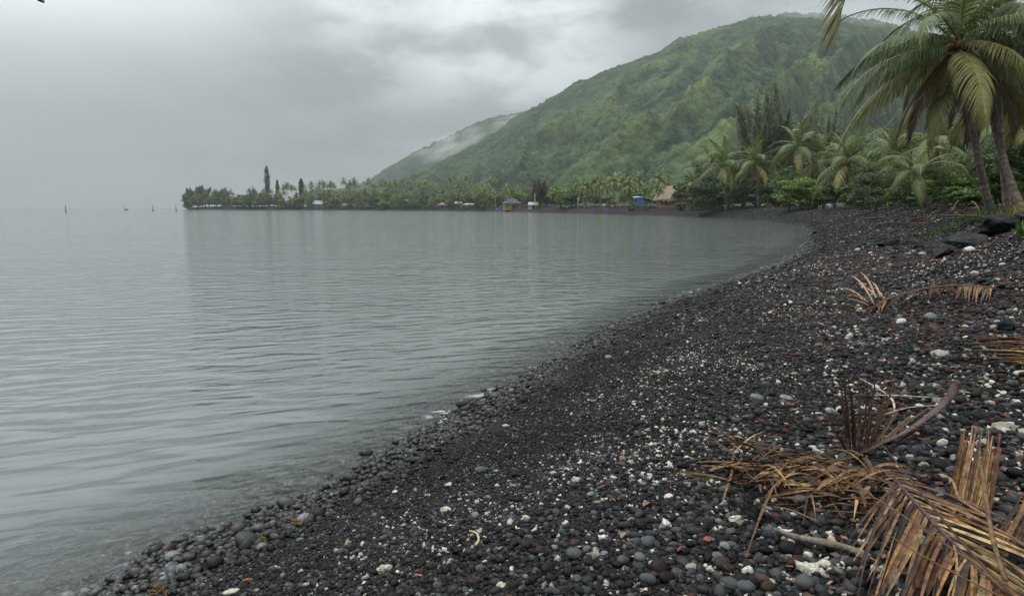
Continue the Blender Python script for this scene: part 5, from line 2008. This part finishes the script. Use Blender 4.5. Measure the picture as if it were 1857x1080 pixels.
def frond_pile(label, cx, cy, wx, wy, n, w, h_, cols, ln=60, ang=0.0):
    t = frond_thing(label)
    P = path([gp(cx - wx * .6, cy + wy * .4, h_ * .3), gp(cx, cy - wy * .2, h_ * .8), gp(cx + wx * .7, cy, h_ * .3)], 5)
    m = MB()
    m.tube(P, [w * .5] * len(P), 6, jit(BRN))
    m.build('midrib', M_dry, t)
    m = MB()
    for i in range(n):
        a = gp(cx + rd.uniform(-.5, .5) * wx, cy + rd.uniform(-.5, .5) * wy, rd.uniform(.2, 1) * h_)
        an = rd.gauss(ang, .5) + (PI if rd.random() < .5 else 0)
        l2 = rd.uniform(.4, 1) * ln
        e = gp(cx + (a.x / a.y * F + CX - cx) + l2 * math.cos(an), min(max(cy + l2 * .25 * math.sin(an), cy - wy), cy + wy), rd.uniform(0.02, .35) * h_)
        if (e - a).length > l2 / F * a.y * 2.5:
            continue
        m.blade(a, e, w * rd.uniform(.7, 1.2), rd.uniform(0, .25), 6, jit(rd.choice(cols)), fold=.6, tip=.2, twist=rd.uniform(-1, 1))
    m.build('leaf_blade', M_dry, t)
    return t


frond_pile('heap of dry brown palm fronds lying below the young leaning palm', 1710, 392, 95, 10, 80, .055, .55, ((0.16, 0.10, 0.065), BRN, TAN, TAN2), 60)
frond_pile('flat pale brown fronds lying left of the heap below the young leaning palm', 1615, 405, 90, 8, 40, .05, .2, ((0.12, 0.075, 0.05), BRN, TAN), 60)
frond_pile('small curled tan frond lying alone on the upper beach left of the boulders', 1652, 437, 30, 8, 34, .03, .16, (TAN, TAN2, (0.24, 0.14, 0.08)), 26)
frond_pile('heap of reddish brown litter beside the bending person', 1412, 380, 46, 4, 46, .12, .7, ((0.12, 0.06, 0.03), (0.2, 0.11, 0.05), BRN), 20)

P = path([gp(1566, 397, .1), gp(1585, 396, .12), gp(1606, 394, .1)], 4)
m = MB()
m.tube(P, [.10 + .03 * math.sin(i) for i in range(len(P))], 8, (0.025, 0.022, 0.02))
tag(m.build('driftwood_log', M_wood), 'dark log lying on the beach in front of the shrubs', 'log')


# ------------------------------------------------------------------ boulders
def boulder(label, px, py, wpx, hpx, seed, col, dp=0.8, rz=0.0, mat=None, group='dark boulders at the right', name='boulder', sink=.25, amp=.22, cat='boulder'):
    g = gp(px, py)
    k = g.y / F
    v = lump(ICO[5][0], seed, amp, 1.5)
    r = np.random.default_rng(seed)
    for _ in range(8):                                    # flat broken faces
        n = r.normal(size=3)
        n /= np.linalg.norm(n)
        d = v @ n - r.uniform(.55, .9)
        v = v - np.outer(np.maximum(d, 0), n) * .95
    for fq, am in ((5, .030), (11, .016), (23, .008)):
        w = r.normal(size=(6, 3)) * fq
        v = v * (1 + am * np.sin(v @ w.T + r.uniform(0, 6.28, 6)).sum(1) / 2)[:, None]
    v = v * np.array([wpx * k / 2, wpx * k / 2 * dp, hpx * k / 2 * 1.2]) * .9
    o = link(name, np_mesh(name, v, ICO[5][1], col), mat or M_rock)
    o.location = (g.x, g.y + wpx * k / 2 * dp * .5, gz(g.x, g.y + wpx * k / 2 * dp * .5) + hpx * k / 2 * (1 - sink * 2))
    o.rotation_euler = (0, 0, rz)
    tag(o, label, cat, group)
    return o


boulder('largest black boulder, long and flat topped, at the right below the palm clump', 1818, 424, 118, 52, 31, (0.014, 0.013, 0.013), .6, .2)
boulder('dark grey rounded boulder in front of the largest black boulder', 1770, 444, 78, 36, 32, (0.024, 0.024, 0.025), .7, -.2)
boulder('low dark boulder leftmost of the group at the right', 1722, 460, 74, 28, 33, (0.02, 0.02, 0.021), .7, .4)
boulder('dark boulder at the right picture edge behind the largest one', 1862, 408, 60, 34, 34, (0.018, 0.018, 0.018), .7, .1)
boulder('black low rock among dark flotsam left of the boulder group', 1618, 446, 62, 16, 35, (0.010, 0.010, 0.010), .7, .1)
boulder('black low rock right of the dark flotsam, below the tan frond', 1672, 450, 34, 13, 36, (0.013, 0.013, 0.013), .7, .1)
boulder('round dark stone at the right edge above the tan leaflets', 1829, 598, 36, 24, 37, (0.014, 0.014, 0.015), .9, .1, amp=.1)


# ------------------------------------------------------------------ single stones, corals, leaves
LG, MG, DGc, BE, CR = (0.115, 0.125, 0.125), (0.055, 0.058, 0.062), (0.016, 0.016, 0.018), (0.24, 0.215, 0.16), (0.52, 0.49, 0.42)


def stone(label, px, py, wpx, col, seed, dp=.75, th=.55, group=None, name='stone', cat='stone', rough=False, mat=None, rz=None):
    g = gp(px, py)
    k = g.y / F
    v = lump(ICO[3][0], 400 + seed, .28 if rough else .09, 2.4 if rough else 1.1)
    a = wpx * k / 2 * (.8 if not rough else .7)
    v = v * np.array([a, a * dp, a * th])
    o = link(name, np_mesh(name, v, ICO[3][1], col), mat or (M_coral if rough else M_stone))
    o.location = (g.x, g.y, gz(g.x, g.y) + a * th * .55)
    rg = random.Random(seed)
    o.rotation_euler = (rg.uniform(-.2, .2), rg.uniform(-.2, .2), rg.uniform(-.6, .6) if rz is None else rz)
    return tag(o, label, cat, group)


HERO = [('pale greenish grey oval stone, largest above the upright fan', 1371, 724, 30, LG), ('pale beige stone pair member, left, on the upper middle beach', 1440, 680, 18, BE),
        ('pale bluish stone right of the large greenish grey oval', 1425, 724, 26, (0.2, 0.22, 0.22)), ('speckled dark round stone left of the upright fan', 1305, 764, 28, DGc),
        ('pale grey oval stone lying under the tangled leaflets', 1451, 908, 36, (0.17, 0.18, 0.18)), ('mid grey round stone left of the black twig clump', 1276, 916, 24, MG),
        ('beige flat stone at the bottom edge left of centre right', 1256, 1032, 32, BE), ('large blue grey stone at the bottom edge', 1315, 1064, 38, MG),
        ('large black angular stone below the driftwood stick', 1381, 1048, 36, (0.010, 0.010, 0.010)), ('white speckled grey stone between the beige and the black stone', 1288, 1016, 28, (0.11, 0.10, 0.11)),
        ('cream pointed stone just below the driftwood end', 1495, 1025, 34, (0.42, 0.39, 0.31)), ('smooth grey round stone right of the cream pointed one', 1520, 1018, 30, (0.085, 0.085, 0.08)),
        ('purplish speckled stone below the cream coral cube', 1459, 1050, 30, (0.07, 0.055, 0.058)), ('grey blue flat stone below the black twig clump', 1325, 990, 30, MG),
        ('pale slate grey slab right of the stiff fan', 1733, 832, 30, (0.15, 0.155, 0.15)), ('white smooth oval stone below the frond in the mid beach', 1634, 586, 26, (0.42, 0.40, 0.36)),
        ('mid grey oval stone on the mid beach left of the pale bleached ribbon', 1485, 628, 20, (0.10, 0.10, 0.10)), ('large white rounded stone before the low boulder', 1760, 457, 30, (0.5, 0.48, 0.45)),
        ('white round stone left of the boulder group', 1673, 463, 16, (0.36, 0.35, 0.33)), ('yellow green mossy stone left of the boulder group', 1706, 446, 13, (0.20, 0.20, 0.07)),
        ('white round stone above the mid beach frond', 1768, 498, 20, (0.36, 0.34, 0.31)), ('white stone high on the right edge of the red cobbles', 1818, 482, 18, (0.4, 0.39, 0.36)),
        ('lone smooth grey stone at the top of the wet stone belt', 1103, 650, 20, (0.15, 0.15, 0.14)), ('dark grey flat oval stone alone on the fine gravel', 872, 856, 32, MG),
        ('long dark stone lying at the water edge', 520, 916, 50, DGc), ('dark pebble leaning on the long stone at the water edge', 541, 922, 30, (0.02, 0.016, 0.015)),
        ('long pale grey stone at the water edge further left', 313, 1012, 44, (0.12, 0.125, 0.12)), ('pale beige oval stone at the water edge below the long pale one', 297, 1044, 24, (0.15, 0.145, 0.13)),
        ('big dark slab half under water at the edge', 326, 984, 38, DGc), ('round black stone above the long dark one at the water edge', 524, 895, 20, (0.012, 0.012, 0.012)),
        ('reddish brown stone at the bottom left water edge', 214, 1052, 34, (0.04, 0.02, 0.017)), ('grey stone at the lowest left corner of the beach', 172, 1068, 34, (0.05, 0.052, 0.05)),
        ('dark lava stone with small holes at the bottom right of centre', 1158, 1030, 34, (0.02, 0.017, 0.016)), ('second holed lava stone right of the first', 1190, 1045, 36, (0.018, 0.015, 0.014)),
        ('slate grey stone right of the holed lava stones', 1226, 1040, 34, (0.04, 0.042, 0.046)), ('mossy brown boulder stone above the tangled leaflets', 1390, 700, 28, (0.035, 0.033, 0.028))]
for i, (lab, px, py, w_, c) in enumerate(HERO):
    stone(lab, px, py, w_, c, i)
CORALS = [('white coral lump, left of the row behind the upright fan', 1503, 745, 17), ('white coral stick in the row behind the upright fan', 1524, 744, 24), ('round white coral right of the upright fan base', 1562, 741, 24),
          ('small white coral beside the round white one', 1584, 744, 18), ('biggest cream coral chunk with holes at the right edge', 1821, 782, 54), ('cream coral cube under the driftwood stick', 1439, 1024, 22),
          ('branching white coral lying on the dark gravel, lower middle', 807, 926, 26), ('large cream coral chunk at the lower left of the beach', 696, 1034, 36), ('white coral piece beside a brown leaf in the lower middle', 956, 940, 20),
          ('pale coral lump on the crest of the gravel', 918, 774, 20), ('knobbly white coral in the bottom middle', 908, 1064, 26), ('flat pale coral slab on the right beach', 1700, 646, 40),
          ('white coral right of the stiff fan', 1822, 880, 20), ('white coral at the bottom left end of the beach', 420, 1076, 34), ('white coral on the crest left of centre', 815, 880, 18), ('white coral under the pale ribbon', 1668, 738, 18)]
for i, (lab, px, py, w_) in enumerate(CORALS):
    stone(lab, px, py, w_, (0.43, 0.40, 0.33), 60 + i, .8, .6, 'single white coral pieces on the beach', 'coral_fragment', 'coral', True)
m = MB()
P = path([gp(852, 962, .01), gp(864, 966, .02), gp(868, 978, .02), gp(862, 988, .01)], 5)
m.tube(P, [.005, .005, .0055, .006, .006, .0055, .0055, .006, .0065, .006, .006, .006, .007, .008, .008, .009][:len(P)], 7, (0.45, 0.38, 0.22))
tag(m.build('coral_finger', M_coral), 'curved yellowish bone shaped coral finger in the lower middle', 'coral')


def dry_leaf(label, px, py, wpx, col, seed, group=None, az=None, up=.25):
    g = gp(px, py)
    k = g.y / F
    rg = random.Random(seed)
    L_ = wpx * k
    m = MB()
    vs, n = [], 8
    for i in range(n + 1):
        q = i / n
        w_ = L_ * .24 * math.sin(PI * q) ** .7 + .0005
        z = L_ * (.10 * math.sin(PI * q) + .05 * math.sin(5 * q + seed))
        vs += [((q - .5) * L_, -w_, z + w_ * .5), ((q - .5) * L_, 0, z), ((q - .5) * L_, w_, z + w_ * .35)]
    f = []
    for i in range(n):
        a = i * 3
        f += [(a, a + 1, a + 4, a + 3), (a + 1, a + 2, a + 5, a + 4)]
    m.add(vs, f, col)
    o = m.build('dry_leaf', M_dry)
    o.location = g + Vector((0, 0, .015))
    o.rotation_euler = (rg.uniform(-.5, .5), rg.uniform(-.3, .3), rg.uniform(0, 6.28) if az is None else az)
    return tag(o, label, 'leaf', group)


for i, (lab, px, py, w_, c, az) in enumerate([
        ('light tan dry leaf standing nearly upright on the dark gravel', 1125, 974, 34, (0.30, 0.19, 0.11), 1.5), ('orange brown leaf up left of the light tan leaf', 1110, 912, 24, (0.26, 0.10, 0.025), -.6),
        ('bright orange curled leaf left of the light tan leaf', 1104, 942, 20, (0.42, 0.16, 0.02), 2.4), ('reddish brown leaf above the orange ones', 1094, 888, 24, (0.17, 0.07, 0.035), .3),
        ('small red brown leaf high on the gravel crest', 1128, 834, 18, (0.20, 0.08, 0.04), 1.2), ('long tan leaf right of the orange brown leaf', 1172, 918, 26, (0.22, 0.13, 0.08), .9),
        ('reddish leaf at the right of the light tan leaf', 1136, 984, 18, (0.22, 0.10, 0.07), 2.0), ('orange red leaf in the lower left near the bottom edge', 448, 1058, 24, (0.30, 0.08, 0.02), .4),
        ('pinkish brown leaf at the lower middle beside white coral', 834, 985, 24, (0.25, 0.13, 0.10), 1.0), ('rusty leaf right of the driftwood stick end', 1236, 1000, 22, (0.13, 0.05, 0.03), .5)]):
    dry_leaf(lab, px, py, w_, c, i, 'single dry leaves on the gravel', az)
m = MB()
for cx, cy, n in ((286, 1064, 60),):
    for i in range(n):
        a = gp(cx + rd.gauss(0, 9), cy + rd.gauss(0, 7), rd.uniform(0, .03))
        m.tube([a, a + Vector((rd.uniform(-.03, .03), rd.uniform(-.03, .03), rd.uniform(0, .03)))], [.005, .003], 5, jit((0.13, 0.085, 0.018)))
m.tube([gp(274, 1064, .005), gp(286, 1062, .012), gp(298, 1066, .005)], [.008, .02, .008], 7, (0.10, 0.065, 0.015))
tag(m.build('seaweed', M_dry), 'yellow brown seaweed clump at the bottom left near the water', 'seaweed')
m = MB()
for i in range(34):
    a = gp(476 + rd.gauss(0, 10), 976 + rd.gauss(0, 3), rd.uniform(0, .02))
    m.tube([a, a + Vector((rd.uniform(-.03, .03), rd.uniform(-.03, .03), rd.uniform(0, .02)))], [.004, .002], 5, jit((0.15, 0.085, 0.015)))
m.tube([gp(455, 979, .004), gp(468, 977, .008), gp(484, 976, .008), gp(498, 973, .004)], [.006, .01, .01, .006], 6, (0.11, 0.065, 0.012))
tag(m.build('seaweed', M_dry), 'thin strand of yellow brown seaweed on the fine gravel', 'seaweed')
m = MB()
for i in range(26):
    a = gp(538 + rd.gauss(0, 5), 947 + rd.gauss(0, 4), rd.uniform(0, .02))
    m.tube([a, a + Vector((rd.uniform(-.03, .03), rd.uniform(-.03, .03), rd.uniform(0, .02)))], [.004, .002], 5, jit((0.2, 0.1, 0.012)))
m.tube([gp(528, 949, .004), gp(538, 947, .010), gp(548, 945, .004)], [.006, .012, .006], 6, (0.15, 0.08, 0.012))
tag(m.build('seaweed', M_dry), 'small orange seaweed tuft above the thin strand', 'seaweed')

# larger stones and corals that stand out of the gravel, each one an object, a few shared shapes
SM = [np_mesh('stone', lump(ICO[2][0], 500 + i, .09) * np.array([1, .62 + .06 * (i % 5), .48 + .05 * (i % 3)]), ICO[2][1], c)
      for i, c in enumerate([(0.014, 0.014, 0.015), (0.030, 0.031, 0.034), (0.055, 0.058, 0.062), (0.022, 0.015, 0.0125), (0.09, 0.095, 0.095), (0.016, 0.016, 0.018), (0.04, 0.042, 0.04), (0.050, 0.022, 0.016)])]
SL = ['black', 'dark grey', 'mid grey', 'dark brown', 'light grey', 'black flattened', 'greenish grey', 'rusty red']
KM = [np_mesh('coral_fragment', lump(ICO[2][0], 540 + i, .32, 2.6) * np.array([1, .75, .6]), ICO[2][1], c) for i, c in enumerate([(0.50, 0.47, 0.40), (0.56, 0.53, 0.46), (0.40, 0.37, 0.30)])]
KL = ['creamy white', 'chalk white', 'dull beige']
for q in SM:
    q.materials.append(M_stone)
for q in KM:
    q.materials.append(M_coral)


def zone(px, py):
    return ('near the frond heap' if px > 1200 and py > 780 else 'on the right of the upper beach' if px > 1450 else 'high on the middle of the beach' if py < 720 else 'in the lower middle of the beach')


rs_ = random.Random(9)
cnt = 0
while cnt < 150:
    px, py = rs_.uniform(560, 1850), 1078 - 520 * rs_.random() ** 1.3
    g = gp(px, py)
    s_ = float(shore_s(np.array([g.x]), np.array([g.y]))[0])
    if s_ < 0.1 or g.y > 11 or (0.9 < s_ < 3.0 and rs_.random() < .85):
        continue
    i = rs_.choices(range(8), (5, 6, 5, 3, 2, 4, 4, 1.2))[0]
    o = link('stone', SM[i], None)
    a = rs_.uniform(.026, .044) * (1 if s_ > 3 or s_ < .9 else .7)
    o.scale = (a, a, a)
    o.location = (g.x, g.y, gz(g.x, g.y) + a * .42)
    o.rotation_euler = (rs_.uniform(-.25, .25), rs_.uniform(-.25, .25), rs_.uniform(0, 6.28))
    z_ = 'in the wet belt at the water edge' if s_ < .9 else zone(px, py)
    tag(o, SL[i] + ' rounded beach stone ' + z_, 'stone', SL[i] + ' stones ' + z_)
    cnt += 1
cnt = 0
while cnt < 110:
    px, py = rs_.uniform(420, 1850), 1078 - 520 * rs_.random() ** 1.2
    g = gp(px, py)
    s_ = float(shore_s(np.array([g.x]), np.array([g.y]))[0])
    if s_ < 1.5 or g.y > 11:
        continue
    i = rs_.randrange(3)
    o = link('coral_fragment', KM[i], None)
    a = rs_.uniform(.009, .021)
    o.scale = (a, a * rs_.uniform(.7, 1.2), a)
    o.location = (g.x, g.y, gz(g.x, g.y) + a * .8)
    o.rotation_euler = (rs_.uniform(-1, 1), rs_.uniform(-1, 1), rs_.uniform(0, 6.28))
    tag(o, KL[i] + ' coral fragment lying on the dark gravel ' + zone(px, py), 'coral', KL[i] + ' coral fragments ' + zone(px, py))
    cnt += 1


# ------------------------------------------------------------------ litter and grass nobody could count
def litter():
    n = 12000
    rr = np.exp(rng.uniform(math.log(2.2), math.log(60), n))
    tt = rng.uniform(R(-14), R(46), n)
    x, y = rr * np.sin(tt), rr * np.cos(tt)
    s_ = shore_s(x, y)
    p = np.interp(s_, [2, 3, 4.5, 7, 12, 16], [0, .05, .3, .8, 1, .6]) * np.clip(fbm(x * .5, y * .5, 88, 3) * 2.4 - .7, 0, 1) + .6 * redness(x, y, s_)
    k = rng.random(n) < p
    x, y, s_, rr = x[k], y[k], s_[k], rr[k]
    n = len(x)
    z = ground(x, y, s_) + np.maximum(.022, .0018 * rr)
    L_ = rng.uniform(.022, .060, n) * np.maximum(1, rr / 14)
    q = leaf_quads(np.stack([x, y, z], 1), 1.0, 1.0, rng, 1.4)
    c = q.mean(1, keepdims=True)
    q = c + (q - c) * L_[:, None, None] * np.array([1, 1, .5])
    m = MB()
    base = np.array([(0.17, 0.05, 0.022), (0.20, 0.09, 0.04), (0.12, 0.06, 0.035), (0.26, 0.15, 0.08), (0.09, 0.04, 0.025)])[rng.integers(0, 5, n)]
    m.quads(q, base * rng.uniform(.6, 1.3, (n, 1)))
    for i in range(260):                                  # straws
        r_ = math.exp(random.uniform(math.log(2.4), math.log(14)))
        t_ = random.uniform(R(18), R(42))
        px_, py_ = r_ * math.sin(t_), r_ * math.cos(t_)
        a = random.uniform(0, 6.28)
        l_ = random.uniform(.04, .16)
        zz = gz(px_, py_) + .03
        m.tube([(px_, py_, zz), (px_ + math.cos(a) * l_, py_ + math.sin(a) * l_, zz + random.uniform(0, .03))], [.0022, .001], 4, jit(rd.choice((TAN, BRN, DRK))), caps=True)
    tag(m.build('leaf_litter', M_dry), kind='stuff', label='fallen brown and red leaf litter with straws on the upper beach')


litter()


def grass(name, label, cx, cy, wx, dd, n, h_, col, kind=None, cat=None):
    m = MB()
    c0 = gp(cx, cy)
    for i in range(n):
        x, y = c0.x + rd.gauss(0, wx), c0.y + rd.gauss(0, dd)
        z = gz(x, y) - .03
        a = rd.uniform(0, 6.28)
        hh = h_ * rd.uniform(.5, 1.1)
        if name == 'fern':
            x, y = c0.x + rd.gauss(0, .02), c0.y + rd.gauss(0, .02)
        m.blade((x, y, z), (x + math.cos(a) * hh * .6, y + math.sin(a) * hh * .6, z + hh), h_ * .09, .08, 4, jit(col), fold=.4, tip=.1)
    return tag(m.build(name, M_leaf), label, cat, kind=kind)


grass('grass', 'green grass growing round the feet of the palm clump', 1806, 386, 1.3, .8, 900, .30, (0.08, 0.13, 0.03), 'stuff')
grass('yellow_plant', 'yellow green leafy plant at the right edge below the slanted palm', 1846, 392, .25, .2, 130, .36, (0.17, 0.175, 0.035), None, 'plant')
grass('fern', 'small green fern growing beside the largest black boulder', 1852, 430, .15, .15, 60, .3, (0.10, 0.17, 0.03), None, 'plant')


# ------------------------------------------------------------------ mist on the mountain
def mist(label, px, py, D, wpx, hpx, dens, seed, rot=0.0):
    c = pt(px, py, D)
    k = D / F
    v, f = ICO[3]
    m = bpy.data.materials.new('mist_air')
    m.use_nodes = True
    nt = m.node_tree
    nt.nodes.clear()
    tc = nd(nt, 'ShaderNodeTexCoord').outputs['Object']
    ln = nd(nt, 'ShaderNodeVectorMath', operation='LENGTH')
    nt.links.new(tc, ln.inputs[0])
    fall = maprange(nt, ln.outputs['Value'], 0.15, 0.98, 1.0, 0.0)
    n = nd(nt, 'ShaderNodeTexNoise')
    n.inputs['Scale'].default_value = 2.2
    n.inputs['Detail'].default_value = 4
    mp = nd(nt, 'ShaderNodeMapping')
    mp.inputs['Location'].default_value = (seed, seed * .7, 0)
    nt.links.new(tc, mp.inputs[0])
    nt.links.new(mp.outputs[0], n.inputs['Vector'])
    d = mth(nt, 'MULTIPLY', mth(nt, 'MULTIPLY', fall, maprange(nt, n.outputs['Fac'], 0.40, 0.68, 0.0, 1.0)), dens)
    vo = nd(nt, 'ShaderNodeVolumePrincipled')
    vo.inputs['Color'].default_value = (0.92, 0.93, 0.93, 1)
    nt.links.new(d, vo.inputs['Density'])
    nt.links.new(vo.outputs[0], nd(nt, 'ShaderNodeOutputMaterial').inputs['Volume'])
    o = link('mist', np_mesh('mist', v, f), m)
    o.location = c
    o.scale = (wpx * k / 2, 90, hpx * k / 2)
    o.rotation_euler = (0, rot, 0)
    tag(o, label, kind='stuff')


mist('thin white mist rising from the shoulder of the far ridge', 815, 264, 2150, 190, 60, .020, 1.0, -.35)
mist('low cloud lying over the mountain top', 1540, 30, 1780, 420, 60, .012, 2.3, .1)
mist('faint mist in the hollow of the mountain behind the grove', 1545, 150, 1500, 150, 120, .008, 4.1)
mist('faint mist where the far ridge meets the mountain', 925, 222, 2150, 120, 40, .014, 5.7, -.3)
